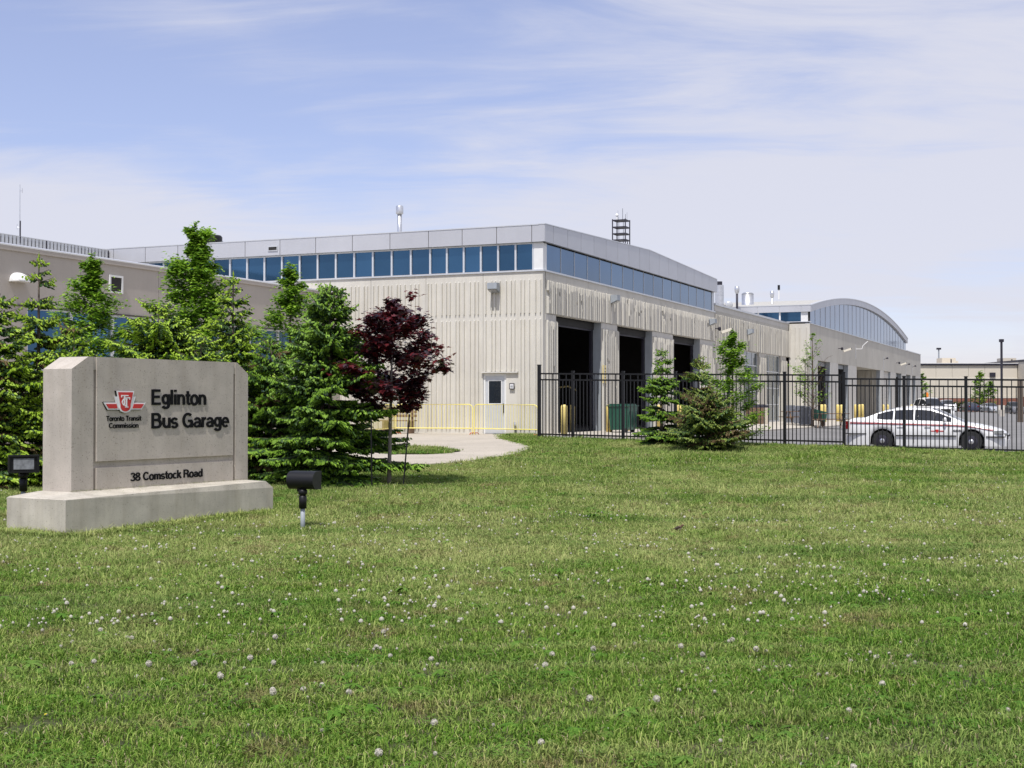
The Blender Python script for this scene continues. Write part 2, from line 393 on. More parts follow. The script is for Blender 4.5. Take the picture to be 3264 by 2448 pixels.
def ground():
    b = MB(); z = -0.35
    b.face([(-1500,-300,z),(1500,-300,z),(1500,2500,z),(-1500,2500,z)])
    tag(b.build('ground', M['asphalt']), kind='structure')
ground()
LAWN = [(-30,-2),(30,-2),(34, fence_y(34)),(.95, fence_y(.95)),(.95,49.5),(-8,53.5),(-30,53.5)]
sheet('lawn', LAWN, lawn_z, 0, M['soil'], 1.0)
LOT = [(.95, fence_y(.95)-.0),(34, fence_y(34)),(160,60),(230,330),(40,330),(44.8,145),(1.3,49.3),(.95,49)]
sheet('parking_lot', LOT, lambda x, y: lot_z(x, y), -.02, M['asphalt'], 4.0)
ap = [loc2w(-.6,-.25), loc2w(-.6,-.25)]
APR = [loc2w(0.05,0.0), loc2w(0.05,-3.6), loc2w(14,-4.2), loc2w(30,-4.6), loc2w(41,-4.8), loc2w(102,-4.8), loc2w(102,-1.3), loc2w(42.4,-1.3), loc2w(42.4,0.0)]
sheet('apron', APR, lot_z, .035, M['apron'], 2.5, skirt=.12)
# kerb beyond the fence
b = MB(); xs = np.linspace(1.05, 32, 26)
for i in range(len(xs)-1):
    for a, c, zf in ((.22, .42, 0),):
        q = []
        for x in (xs[i]+.006, xs[i+1]-.006):
            q.append((x, fence_y(x)+a, edge_z(x)+.0)); q.append((x, fence_y(x)+c, edge_z(x)+.0))
        lo = [(p[0], p[1], p[2]-.35) for p in q]
        b.face([q[0], q[2], q[3], q[1]]); b.face([q[0], lo[0], lo[2], q[2]]); b.face([q[3], lo[3], lo[1], q[1]]); b.face([q[1], lo[1], lo[0], q[0]]); b.face([q[2], lo[2], lo[3], q[3]])
tag(b.build('kerb', M['kerb']), kind='structure')
# concrete path in front of the low wing
PP = [(-60,1512),(500,1508),(900,1500),(1204,1489),(1317,1485),(1420,1479),(1500,1472),(1600,1457),(1660,1444),(1686,1433),(1688,1427),(1668,1419),(1633,1411),(1603,1403),(1592,1398),(1600,1392)]
PATIO = [tuple(hit(px, py)) for px, py in PP]
w1 = t_at(1600); PATIO += [loc2w(0, w1), loc2w(0, 8.35), loc2w(-22, 8.35)]
sheet('walkway', PATIO, lawn_z, .03, M['patio'], .8, skirt=.1)
ISL = [tuple(hit(px, py)) for px, py in [(1150,1431),(1200,1427),(1260,1428),(1340,1430),(1420,1436),(1470,1443),(1420,1448),(1360,1452),(1290,1452),(1220,1449),(1160,1444)]]
sheet('grass_island', ISL, lawn_z, .05, M['soil'], .5)

# ------------------------------------------------------------------ garage building
BR = math.atan2(AX.y, AX.x)
def bld(name, label, cat, s=0, t=0): 
    x, y = loc2w(s, t); return thing(name, label, cat, (x, y, GB), BR)
G = bld('bus_garage', 'long cream ribbed concrete garage with blue clerestory windows and open bus doors', 'building')
rr = random.Random(3)
def ribbed(w, z0, z1, zones, ragged=0.0, pitch=.165, depth=.062, thick=.2, seed=0, x_skip=()):
    """panel in local frame: x 0..w, front at y=0 facing -y; ribs stand proud of it"""
    q = random.Random(seed); b = MB(); b.box(.006, w-.006, 0, thick, z0, z1)
    x = .05 + q.random()*.04; ri = seed
    CYC = (.145,.235,.145,.195,.245,.19)
    while x < w - .1:
        ri += 1
        rw = pitch*q.choice((.42,.5,.6)) if ragged else .055
        for (a, c) in zones:
            if any(lo <= x <= hi and a < zt for lo, hi, zt in x_skip): 
                zt = max(zz for lo, hi, zz in x_skip if lo <= x <= hi)
                a2 = max(a, zt)
            else: a2 = a
            if c - a2 < .1: continue
            top = c
            segs = [(a2, top)]
            if ragged and q.random() < .07 and top - a2 > .8:
                k = lerp(a2, top, q.uniform(.4, .85)); segs = [(a2, k), (k+q.uniform(.06,.2), top)]
            if ragged:      # concrete left standing between the ribs near the top, ending at uneven heights
                lo_ = c - (.05 + ragged*q.random()**1.5); xe = min(w-.01, x+rw+pitch*.62)
                b.prism([(x+rw-.01,lo_),(x+rw+(xe-x-rw)*.5,lo_-.10),(xe,lo_+q.uniform(-.05,.12)),(xe,c-.004),(x+rw-.01,c-.004)], -depth*1.05, 0)
            dd = depth * (q.uniform(1.2, 1.9) if ragged else q.uniform(.9, 1.05))
            for (e, f) in segs:
                if f - e < .05: continue
                i = len(b.v); x0, x1 = x, x+rw
                tp = .06 if ragged else .02
                b.v += [(x0,0.002,e),(x0+.012,-dd,e),(x1-.012,-dd,e),(x1,0.002,e),(x0,0.002,f),(x0+.012,-dd,f-tp),(x1-.012,-dd,f-tp),(x1,0.002,f)]
                for g in ((0,1,5,4),(1,2,6,5),(2,3,7,6),(4,5,6,7),(3,2,1,0)): b.f.append(tuple(i+k for k in g)); b.m.append(0)
        x += pitch * q.uniform(.8, 1.25) if ragged else CYC[ri % 6]*pitch/.165
    return b
Rz = lambda a: Matrix.Rotation(a, 4, 'Z')
def side_place(o, t):      # a panel modelled x 0..w facing -y, turned to face -x (left facade); its x runs towards -t
    o.rotation_euler = (0, 0, -math.pi/2)
# left facade panels (x = 0 plane, t from 0)
t = .0; k = 0
edges = [0.0, 2.37, 4.72, 7.07, 9.42, 11.77, 14.12, 16.47, 18.82, 21.2]
for i in range(len(edges)-1):
    w = edges[i+1]-edges[i]
    skip = [(w-2.37+.0, w-2.37+1.33, 2.30)] if False else []
    if i == 0:
        # door opening between t 1.45 and 2.37 ; smooth strip t .95-1.45
        b = MB(); 
        full = ribbed(w, 0, 5.90, [(.18, 4.18), (4.40, 5.61)], 0, seed=i, x_skip=[(-.1, 1.42, 2.32)])
        # rebuild slab with a door hole: remove first box (8 verts / 6 faces) and add four pieces
        full.f = full.f[6:]; full.m = full.m[6:]
        full.box(.006, .92, 0, .2, 2.215, 5.9); full.box(.92, w-.006, 0, .2, 0, 5.9)
        b = full
    else: b = ribbed(w, 0, 5.90, [(.18, 4.18), (4.40, 5.61)], 0, seed=i)
    o = b.build('wall_panel', M['precast'], G, loc=(0, edges[i+1], 0)); side_place(o, 0)
# door
b = MB(); b.box(.03,.07, 1.455,1.53, 0, 2.21); b.box(.03,.07, 2.29,2.365, 0,2.21); b.box(.03,.07,1.53,2.29,2.14,2.21)
b.build('door_frame', M['whitem'], G)
dr = MB().box(.06,.10,1.53,2.29,.03,2.14).build('door', M['mullion'], G)
MB().box(.052,.06,1.67,2.16,1.13,1.95).build('door_window', M['glassd'], dr)
b = MB(); b.box(.045,.056,1.64,1.67,1.10,1.98); b.box(.045,.056,2.16,2.19,1.10,1.98); b.box(.045,.056,1.67,2.16,1.95,1.98); b.box(.045,.056,1.67,2.16,1.10,1.13)
b.build('glazing_bead', M['whitem'], dr)
b = MB(); b.box(.0,.06,1.565,1.59,.80,1.10); b.box(.03,.06,1.555,1.60,.78,1.12); b.build('handle', M['darksteel'], dr)
MB().box(-.02,.06,1.53,2.29,.0,.03).build('threshold', M['darksteel'], G)
b = MB(); b.box(-.10,-.003,.96,2.42,2.235,2.285); b.build('drip_canopy', M['precast_smooth'], G)
# coping band between concrete and windows is part of panels; sill strip
MB().box(-.05,.25,-.05,21.2,5.9,5.96).build('window_sill', M['coping'], G)
# left clerestory : mullions + panes
mt = [.39 + .695*k for k in range(7)]; tcur = mt[-1]
while tcur < 20.3: tcur += .815; mt.append(tcur)
for a, c in zip(mt[:-1], mt[1:]):
    MB().box(.07,.09,a+.035,c-.035,5.98,6.90).build('window_pane', M['glass'], G)
for a in mt: MB().box(.01,.10,a-.035,a+.035,5.96,6.93).build('mullion', M['mullion'], G)
MB().box(.085,.11,.0+.02,21,5.96,6.93).build('window_backing', M['dark'], G)
b = MB(); b.box(.02,.08,.03,21,6.90,6.95); b.build('window_head', M['mullion'], G)
MB().box(.0,.08,.0,.352,5.962,6.93).build('corner_panel', M['whitem'], G)
# left fascia panels
fj = [-.12] + mt[0::2] 
for a, c in zip(fj[:-1], fj[1:]):
    MB().box(-.12,.05,a+.012,c-.012,6.955,7.56).build('fascia_panel', M['fascia'], G)
b = MB(); b.box(-.095,.10,-.09,21,6.96,7.54); b.build('fascia_backing', M['joint'], G)
# bracing seen through the left clerestory: slanted lighter bars just behind each pair of panes
# right facade: windows s .43 .. 23.47
for k in range(16):
    a = .43 + 1.44*k
    MB().box(a+.02,a+1.42,.05,.07,5.98,6.92).build('window_pane', M['glass2'], G)
for k in range(17):
    a = .43 + 1.44*k
    MB().box(a-.018,a+.018,.035,.075,5.962,6.93).build('mullion', M['mullion'], G)
MB().box(.03,23.88,.075,.11,5.962,6.93).build('window_backing', M['dark'], G)
MB().box(.09,.41,.02,.07,5.962,6.93).build('corner_panel', M['whitem'], G)
MB().box(23.49,23.88,.02,.07,5.962,6.93).build('corner_panel', M['mullion'], G)
MB().box(.26,23.9,-.05,.25,5.9,5.96).build('window_sill', M['coping'], G)
def gable(s): 
    m = 12.29
    return 7.57 + .36*(s/m) if s < m else 7.93 - .31*((s-m)/(23.9-m))
js = [-.12] + [.717+1.4495*k for k in range(17)]
for a, c in zip(js[:-1], js[1:]):
    x0, x1 = a+.012, c-.012
    if a < 12.29 < c: pass
    b = MB(); b.prism([(x0,6.955),(x1,6.955),(x1,gable(x1)),(x0,gable(x0))], -.12, .0 if a > 0 else -.0); b.build('fascia_panel', M['fascia'], G)
b = MB(); b.prism([(.06,6.96),(23.8,6.96),(23.8,gable(23.8)-.03),(12.29,gable(12.29)-.03),(.06,gable(.06)-.03)], -.09, .10); b.build('fascia_backing', M['joint'], G)
b = MB(); b.box(23.9,24.0,-.12,.35,6.955,7.6); b.build('fascia_return', M['fascia'], G)
# thin roof edge trim
b = MB()
for a, c in ((-.13,12.29),(12.29,23.95)): b.prism([(a,gable(max(a,0))+.0),(c,gable(c)),(c,gable(c)+.035),(a,gable(max(a,0))+.035)], -.135, .12)
b.box(-.135,.12,.12,21,7.56,7.595); b.build('roof_edge_trim', M['coping'], G)
# roof
b = MB()
zr = lambda s: gable(s)-.06
for a, c in ((.1,12.29),(12.29,23.85)):
    b.face([(a,.1,zr(a)),(c,.1,zr(c)),(c,45,zr(c)),(a,45,zr(a))]); b.face([(a,.1,zr(a)-.3),(a,45,zr(a)-.3),(c,45,zr(c)-.3),(c,.1,zr(c)-.3)])
b.build('roof', M['soffit'], G)
# right facade concrete: lintel band panels z 4.38..5.9
for k in range(10):
    a = .27 if k == 0 else 2.39*k; c = 2.39*(k+1)
    w = c-a
    o = ribbed(w, 4.38, 5.90, [(4.40, 5.61)], .60, seed=40+k, pitch=.16).build('wall_panel', M['precast'], G, loc=(a,0,0))
# corner edge strip covering panel ends
MB().box(-.0,.27,-.0,-.02,0,5.9)
# piers between the doors, smooth grey band on top
doors = [(1.26,6.21),(8.19,13.03),(16.26,21.0)]
piers = [(.206,1.26),(6.21,8.19),(13.03,16.26),(21.0,23.9)]
for k, (a, c) in enumerate(piers):
    pr = ribbed(c-a, 0, 4.374, [(.0, 4.15)], .9, seed=70+k, pitch=.16).build('pier', M['precast'], G, loc=(a,0,0))
    b = MB(); b.box(.01, c-a-.01, -.012, -.002, 4.15, 4.37); b.build('band', M['precast_smooth'], pr)
    if k < 3:   # jamb return seen at the left side of the pier to the right of each door
        pass
for (a, c) in doors:
    b = MB(); b.box(c-.01,c-.004,.0,.34,0,4.37); b.box(a+.004,a+.01,.0,.34,0,4.37); b.build('jamb_lining', M['jamb'], G)
    MB().box(a+.01,a+.14,.36,.46,0,4.3).build('door_track', M['darksteel'], G); MB().box(c-.14,c-.01,.36,.46,0,4.3).build('door_track', M['darksteel'], G)
    q = 4.37 - (.28 if a < 9 else .30)
    b = MB(); b.box(a+.01,c-.01,.30,.34,4.10,4.37); b.tube([(a+.1,.5,4.22),(c-.1,.5,4.22)], .17, 10); b.build('rolled_shutter', M['rubber'], G)
    b = MB(); b.box(a+.15,c-.15,.345,.37,4.04,4.10); b.build('shutter_bar', M['darksteel'], G)
# interior shell
b = MB(); 
b.face([(.25,.3,.02),(23.6,.3,.02),(23.6,30,.02),(.25,30,.02)])
b.build('garage_floor', M['garagefloor'], G)
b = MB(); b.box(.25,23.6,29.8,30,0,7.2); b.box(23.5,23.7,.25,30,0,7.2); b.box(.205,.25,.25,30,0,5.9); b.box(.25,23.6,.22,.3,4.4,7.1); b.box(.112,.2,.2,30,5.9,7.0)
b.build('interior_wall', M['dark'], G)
b = MB()
for s in np.arange(2, 23, 3.2): b.box(s,s+.2,1,29,5.4,5.8)
for t_ in (4, 9, 14): b.box(.5,23.3,t_,t_+.2,5.2,5.4)
b.build('roof_beam', M['darksteel'], G)
# faint interior equipment
for i, (s, t_) in enumerate(((3.6,7),(9.8,8),(17.4,7))):
    q = thing('vehicle_hoist', ['yellow armed hoist dimly seen inside the nearest bay','yellow armed hoist dimly seen inside the middle bay','yellow armed hoist dimly seen inside the third bay'][i], 'hoist', (*loc2w(s+1.4,t_), GB+.02), BR, 'hoists inside the open bays')
    MB().box(-.12,.12,-.12,.12,0,2.3).build('column', M['darksteel'], q)
    b = MB(); b.tube([(0,0,1.9),(.6,-.5,2.0),(1.0,-.8,1.8)], .05, 6); b.build('arm', M['yellow'], q)
# middle section: recessed windows, s 23.9 .. 42.45, top z 6.29
def mid(a, c, z0, z1, zones, seed, rag=.35): return ribbed(c-a, z0, z1, zones, rag, seed=seed, pitch=.36, depth=.05).build('wall_panel', M['precast_grey'], G, loc=(a,0,0))
mj = [23.9, 27.0, 30.1, 33.2, 36.3, 39.4, 42.43]
for i in range(6): mid(mj[i], mj[i+1], 4.15, 6.0, [(4.17, 5.85)], 100+i, .7)
for i in range(6): MB().box(mj[i]+.006, mj[i+1]-.006, .0, .2, 6.004, 6.29).build('parapet_band', M['precast_smooth'], G)
b = MB(); b.box(23.92,42.44,-.06,.28,6.29,6.40); b.build('coping', M['coping'], G)
wins = [(s_at(2372), s_at(2420), 1.05), (s_at(2439), s_at(2489), .05)]
pr = [(23.9, 26.9), (26.9, wins[0][0]), (wins[0][1], wins[1][0]), (wins[1][1], s_at(2506))]
for i, (a, c) in enumerate(pr): 
    ribbed(c-a, 0, 4.148, [(.0, 3.9)], .8, seed=120+i, pitch=.3).build('pier', M['precast_grey'], G, loc=(a,0,0))
for (a, c, z0) in wins:
    f = MB(); n = 3
    for i in range(n+1): x = lerp(a+.03, c-.03, i/n); f.box(x-.03,x+.03,.12,.18,z0,4.12)
    for z in np.linspace(z0, 4.09, 5): f.box(a,c,.125,.175,z,z+.06)
    fr = f.build('window', M['mullion'], G)
    for i in range(n):
        for j in range(4):
            x0 = lerp(a+.03,c-.03,i/n)+.03; x1 = lerp(a+.03,c-.03,(i+1)/n)-.03; zz = np.linspace(z0,4.09,5)
            MB().box(x0,x1,.14,.16,zz[j]+.06,zz[j+1]).build('pane', M['glassw'], fr)
    if z0 > .5: MB().box(a,c,.05,.2,0,z0).build('wall_panel', M['precast_grey'], G)
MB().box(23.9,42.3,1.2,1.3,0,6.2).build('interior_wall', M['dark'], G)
b = MB(); b.box(23.9,42.44,.2,40,6.14,6.20); b.build('roof', M['soffit'], G)
# end wall of the high hall above the middle roof
MB().box(23.65,23.9,.25,45,0,7.6).build('end_wall', M['precast_grey'], G)

# ---------------- workshop hall with the arched roof
H = bld('arched_hall', 'far garage hall with curved metal roof and arched blue window above bay doors', 'building', 42.45, -1.37)
HQ = 48.9; HL = 60.2
def arc(q): u = (q-HQ/2)/(HQ/2); return 7.50 + 1.72*(1-u*u)
nseg = 36
# arch fascia, panels
for i in range(nseg):
    a, c = HQ*i/nseg, HQ*(i+1)/nseg
    b = MB(); b.prism([(a+.01,arc(a)-.42),(c-.01,arc(c)-.42),(c-.01,arc(c)),(a+.01,arc(a))], -.10, .08); b.build('fascia_panel', M['fascia'], H)
b = MB()
for i in range(nseg):
    a, c = HQ*i/nseg, HQ*(i+1)/nseg
    b.prism([(a,arc(a)-.40),(c,arc(c)-.40),(c,arc(c)-.02),(a,arc(a)-.02)], -.07, .10)
    b.prism([(a,arc(a)),(c,arc(c)),(c,arc(c)+.05),(a,arc(a)+.05)], -.14, .12)
b.build('arch_trim', M['coping'], H)
b = MB()
for i in range(nseg):
    a, c = HQ*i/nseg, HQ*(i+1)/nseg
    b.face([(a,0,arc(a)-.03),(c,0,arc(c)-.03),(c,34,arc(c)-.03),(a,34,arc(a)-.03)])
b.build('roof', M['soffit'], H, smooth=True)
nw = 26
for i in range(nw):
    a, c = .25+(HQ-.5)*i/nw, .25+(HQ-.5)*(i+1)/nw
    b = MB(); b.prism([(a+.03,6.36),(c-.03,6.36),(c-.03,arc(c)-.43),(a+.03,arc(a)-.43)], .06, .08); b.build('window_pane', M['glass3'], H)
    if i: MB().box(a-.03,a+.03,.04,.09,6.36,arc(a)-.43).build('mullion', M['mullion'], H)
b = MB(); b.prism([(.05,6.33)]+[(HQ-.05,6.33)]+[(HQ*(1-i/20)*.998+.04, arc(HQ*(1-i/20))-.42) for i in range(21)], .09, .13); b.build('window_backing', M['dark'], H)
# front wall beam
bj = [0,6.1,12.2,18.3,24.4,30.5,36.6,42.7,48.9,54.5,HL]
for a, c in zip(bj[:-1], bj[1:]):
    b = MB(); b.box(a+.012,c-.012,.0,.3,4.03,6.32); b.build('wall_panel', M['precast_grey'], H)
b = MB(); b.box(-.0,HQ,-.04,.3,6.322,6.36); b.box(HQ,HL,-.05,.35,6.322,6.40); b.build('coping', M['coping'], H)
def q_at(px): return s_at(px, -1.37) - 42.45
ops = [(2607,2645,'dark'),(2672,2703,'dark'),(2731,2805,'porch'),(2818,2838,'shut'),(2856,2873,'dark'),(2889,2902,'dark'),(2908,2918,'dark')]
cur = 0.0
for k, (p0, p1, kd) in enumerate(ops):
    a, c = q_at(p0), q_at(p1)+.25
    b = MB(); b.box(cur+.0,a,.0,.35,0,4.028); b.build('pier', M['precast_smooth'], H)
    b = MB(); b.box(c-.012,c-.002,.01,.34,0,4.02); b.build('jamb_lining', M['jamb'], H)
    if kd == 'dark':
        b = MB(); b.box(c,c+.1,.36,3.7,0,4.02); b.box(a-.1,a,.36,3.7,0,4.02); b.box(a,c,3.6,3.7,0,4.02); b.box(a-.1,c+.1,.36,3.7,4.03,4.1); b.build('open_doorway', M['dark'], H)  # blackened plates stand in for the deep shade inside the bay
        b = MB(); b.box(a+.02,c-.02,.38,.60,3.72,4.02); b.build('rolled_shutter', M['jamb'], H)
    elif kd == 'shut':
        b = MB(); 
        for j in range(14): b.box(a,c-.02,.2+.01*(j%2),.26,j*.287,j*.287+.28)
        b.build('shutter', M['precast_smooth'], H)
    else:
        o = ribbed(3.2, 0, 4.0, [(0,3.9)], 0, seed=300, pitch=.45).build('porch_wall', M['precast_grey'], H, loc=(c+.02,3.56,0)); o.rotation_euler = (0,0,-math.pi/2)
        ribbed(c-a, 0, 4.0, [(0,3.9)], 0, seed=301, pitch=.45).build('porch_wall', M['precast_grey'], H, loc=(a,3.5,0))
        MB().box(a,c,.36,3.5,4.03,4.1).build('porch_ceiling', M['precast_grey'], H)
    cur = c
MB().box(cur,HL,.0,.35,0,4.028).build('pier', M['precast_smooth'], H)
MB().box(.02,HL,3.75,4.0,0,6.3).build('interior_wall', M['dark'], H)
MB().box(HL-.3,HL,.36,34,0,6.3).build('end_wall', M['precast_grey'], H)
MB().box(HQ,HL,.2,34,6.2,6.26).build('roof', M['soffit'], H)
# side facing the camera: low wall stub + clerestory
ribbed(1.36, 0, 6.32, [(.1,3.9),(4.1,6.1)], 0, seed=310, pitch=.3).build('side_wall', M['precast'], H, loc=(0,1.36,0)).rotation_euler = (0,0,-math.pi/2)
MB().box(.0,.2,1.365,34,6.0,6.42).build('side_wall', M['precast_smooth'], H)
MB().box(-.05,.25,-.05,34,6.42,6.47).build('window_sill', M['coping'], H)
# panes along y (visible above the middle roof)
yj = [.52 + 1.42*k for k in range(22)]
for a, c in zip(yj[:-1], yj[1:]): MB().box(.05,.08,a+.05,c-.05,6.48,7.08).build('window_pane', M['glass'], H)
for a in yj: MB().box(.0,.1,a-.05,a+.05,6.47,7.10).build('mullion', M['whitem'], H)
MB().box(.085,.15,.0,34,6.47,7.1).build('window_backing', M['dark'], H)
MB().box(.0,.08,.12,.47,6.47,7.08).build('corner_panel', M['whitem'], H)
for a, c in zip([-.1]+yj[:-1], yj): MB().box(-.12,.05,a+.012,c-.012,7.085,7.50).build('fascia_panel', M['fascia'], H)
b = MB(); b.box(-.14,.1,-.1,32,7.50,7.55); b.box(-.09,.06,0,32,7.09,7.49); b.build('eave_trim', M['coping'], H)

# ---------------- low wing (left)
Lw = bld('low_wing', 'low beige stucco wing with metal coping and tall blue windows behind the trees', 'building', 0, 8.4)
LT = 5.33
wj = [-27,-22.3,-18.0,-14.5,-11,-7.5,-4,-.03]
b = None
for a, c in zip(wj[:-1], wj[1:]):
    MB().box(a+.008,c-.008,.0,.25,3.78,LT-.12).build('wall_panel', M['stucco'], Lw)
MB().box(-27,-16.6,.0,.25,0,3.772).build('wall_panel', M['stucco'], Lw)
MB().box(-.75,-.03,.0,.25,0,3.772).build('wall_panel', M['stucco'], Lw)
MB().box(-16.6,-.75,.0,.25,0,.55).build('wall_panel', M['stucco'], Lw)
MB().box(-27,-.03,-.03,-.002,3.74,3.78).build('drip_strip', M['joint'], Lw)
b = MB(); b.box(-27,-.03,-.05,.4,LT,LT+.035); b.build('coping', M['whitem'], Lw)
b = MB(); b.prism([(-.045,LT-.12),(-.045,LT),(.25,LT),(.25,LT-.12)], -27, -.03, plane='yz'); b.build('coping_band', M['stucco'], Lw)
b = MB(); b.prism([(.02,LT+.036),(.4,LT+.13),(.45,LT+.13),(.45,LT+.036)], -27, -.03, plane='yz'); b.build('sloped_flashing', M['fascia'], Lw)
MB().box(-27,-.03,.4,22,LT+.04,LT+.1).build('roof', M['soffit'], Lw)
xs = np.linspace(-16.6,-.75,10)
for a, c in zip(xs[:-1], xs[1:]):
    f = MB(); f.box(a,a+.06,.03,.14,.55,3.74); f.box(c-.06,c,.03,.14,.55,3.74); f.box(a+.06,c-.06,.035,.135,2.0,2.07); f.box(a+.06,c-.06,.035,.135,3.68,3.74); f.box(a+.06,c-.06,.035,.135,.55,.63)
    fr = f.build('window', M['mullion'], Lw)
    MB().box(a+.06,c-.06,.09,.11,.63,2.0).build('pane', M['glass'], fr); MB().box(a+.06,c-.06,.09,.11,2.07,3.68).build('pane', M['glass'], fr)
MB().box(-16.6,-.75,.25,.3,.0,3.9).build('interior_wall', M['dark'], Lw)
MB().box(-27,-26.8,.25,22,0,LT).build('end_wall', M['stucco'], Lw)
# small framed vent on the stucco (px ~370)
def s_low(px): return s_at(px, 8.4)
a = s_low(366)
f = MB(); f.box(a-.3,a-.24,-.05,-.003,LT-.95,LT-.42); f.box(a+.24,a+.3,-.05,-.003,LT-.95,LT-.42); f.box(a-.24,a+.24,-.05,-.003,LT-.48,LT-.42); f.box(a-.24,a+.24,-.05,-.003,LT-.95,LT-.90)
vv = f.build('vent', M['whitem'], Lw); MB().box(a-.24,a+.24,-.02,-.004,LT-.9,LT-.48).build('vent_opening', M['dark'], vv)
# hooded vent px ~50, y 862..895
a = s_low(52); hz = 4.42
b = MB(); prof = []
for i in range(9):
    th = math.pi*.5*i/8; prof.append((-.36*math.cos(th), .26*math.sin(th)))
# quarter-dome hood
for i in range(8):
    for j in range(12):
        def pt(i, j): th = math.pi*.5*i/8; ph = math.pi*j/12; return (a-.28*math.cos(ph)*math.cos(th), -.003-.34*math.sin(ph)*math.cos(th), hz+.22*math.sin(th))
        b.face([pt(i,j),pt(i,j+1),pt(i+1,j+1),pt(i+1,j)])
b.box(a-.30,a+.30,-.36,-.003,hz-.04,hz-.005); b.build('vent_hood', M['whitem'], Lw)
# roof screen behind
Sx = bld('roof_screen', 'slotted pale metal screen wall rising behind the low wing roof', 'screen', 0, 19.5)
MB().box(-15,-.15,.0,.15,5.0,7.16).build('screen_wall', M['fascia'], Sx)
n = int(14.85/.2)
for i in range(n):
    x = -15+i*.2
    MB().box(x+.045,x+.155+.03,-.04,.02,7.165,7.50).build('slat', M['coping'], Sx)
MB().box(-15,-.15,.03,.06,7.16,7.44).build('screen_backing', M['joint'], Sx)
MB().box(-15,-.15,-.05,.16,7.50,7.53).build('top_rail', M['coping'], Sx)
for x in np.arange(-14.6, 0, 3.6): MB().box(x,x+.04,-.06,-.04,6.6,7.5).build('post', M['darksteel'], Sx)

# ------------------------------------------------------------------ roof furniture
def zrel(py, D): return EYE + (1290-py)/FPX*D
def chimney(px, D, z0, py_top, w, label, cap=True, cat='vent pipe', grp=None, m='silver', ball=False):
    x = at(px, D); h = zrel(py_top, D) - z0
    o = thing('vent_pipe', label, cat, (x, D, z0), 0, grp)
    MB().lathe([(w/2,0),(w/2,h*.9)], 14).build('pipe', M[m], o, True)
    if ball: MB().lathe([(w*.5,h*.80),(w*.95,h*.84),(w*1.15,h*.92),(w*.9,h*.99),(w*.2,h)], 14).build('cap', M['silver'], o, True)
    elif cap: MB().lathe([(w*.75,h*.84),(w*.8,h*.86),(w*.8,h*.985),(w*.7,h)], 14).build('cap', M['silver'], o, True)
    MB().lathe([(w*.9,0),(w*.9,.06),(w*.55,.12)], 14).build('flashing', M['coping'], o)
    return o
Rf = GB+7.45
chimney(1273, 58, Rf, 655, .20, 'tall galvanised vent pipe rising over the left roof edge')
# black mushroom exhaust
D = 62; o = thing('roof_exhaust', 'black round mushroom exhaust fan on the roof behind the tallest leafy tree', 'exhaust fan', (at(672,D), D, Rf), 0)
MB().lathe([(.3,0),(.3,.5)], 16).build('neck', M['black'], o); MB().lathe([(.62,zrel(775,D)-Rf-.02),(.64,zrel(772,D)-Rf),(.50,zrel(768,D)-Rf),(.50,zrel(755,D)-Rf),(.44,zrel(750,D)-Rf)], 20).build('hood', M['black'], o, False)
# fascia louver
t_ = t_at(869, -.12); x, y = loc2w(-.125, t_)
o = thing('fascia_louvre', 'small dark louvred opening in the pale metal fascia above the windows', 'vent', (x, y, GB+7.12), BR)
b = MB(); b.box(-.03,-.002,-.22,.22,0,.03); b.box(-.03,-.002,-.22,.22,.16,.19); b.box(-.03,-.002,-.22,-.19,.03,.16); b.box(-.03,-.002,.19,.22,.03,.16); b.build('frame', M['coping'], o)
MB().box(-.012,-.002,-.19,.19,.03,.16).build('opening', M['dark'], o)
# antenna tower on roof
D = 66; x0, x1 = at(1953,D), at(2008,D)
o = thing('antenna_tower', 'black square steel lattice tower with platforms and aerials on garage roof', 'antenna tower', ((x0+x1)/2, D, GB+7.6), R(-24))
w = .33; zt = zrel(701,D)-GB-7.6
for sx in (-w, w):
    for sy in (-w, w): MB().box(sx-.022,sx+.022,sy-.022,sy+.022,-.0,zt+.03).build('leg', M['darksteel'], o)
for py in (701,723,744,764):
    z = zrel(py,D)-GB-7.6; b = MB(); b.box(-w+.022,w-.022,-w-.02,-w+.02,z-.05,z); b.box(-w+.022,w-.022,w-.02,w+.02,z-.05,z); b.box(-w-.02,-w+.02,-w+.022,w-.022,z-.05,z); b.box(w-.02,w+.02,-w+.022,w-.022,z-.05,z)
    b.box(-w+.03,w-.03,-w+.03,w-.03,z-.03,z-.015); b.build('platform', M['darksteel'], o)
zb = zrel(764,D)-GB-7.6-.05
b = MB()
for sy in (-w, w): b.tube([(-w,sy,0),(0,sy,zb)], .014, 5); b.tube([(w,sy,0),(0,sy,zb)], .014, 5)
for sx in (-w, w): b.tube([(sx,-w,0),(sx,0,zb)], .014, 5); b.tube([(sx,w,0),(sx,0,zb)], .014, 5)
b.build('brace', M['darksteel'], o)
b = MB(); b.tube([(0,-w,zb),(0,-w,zt)], .012, 5); b.tube([(0,w,zb),(0,w,zt)], .012, 5); b.build('conduit', M['darksteel'], o)
for (ax, ay, hh, rad) in ((.08,.0,.58,.014),(.30,-.2,.26,.012),(-.2,.1,.5,.006),(.22,.25,.42,.006),(-.05,-.2,.15,.01)):
    MB().tube([(ax,ay,zt),(ax,ay,zt+hh)], rad, 5).build('aerial', M['greycloth'], o)
MB().lathe([(.05,zt),(.05,zt+.2),(.085,zt+.22),(.085,zt+.27),(.03,zt+.33)], 10, c=(-.18,-.1,0)).build('beacon', M['white'], o)
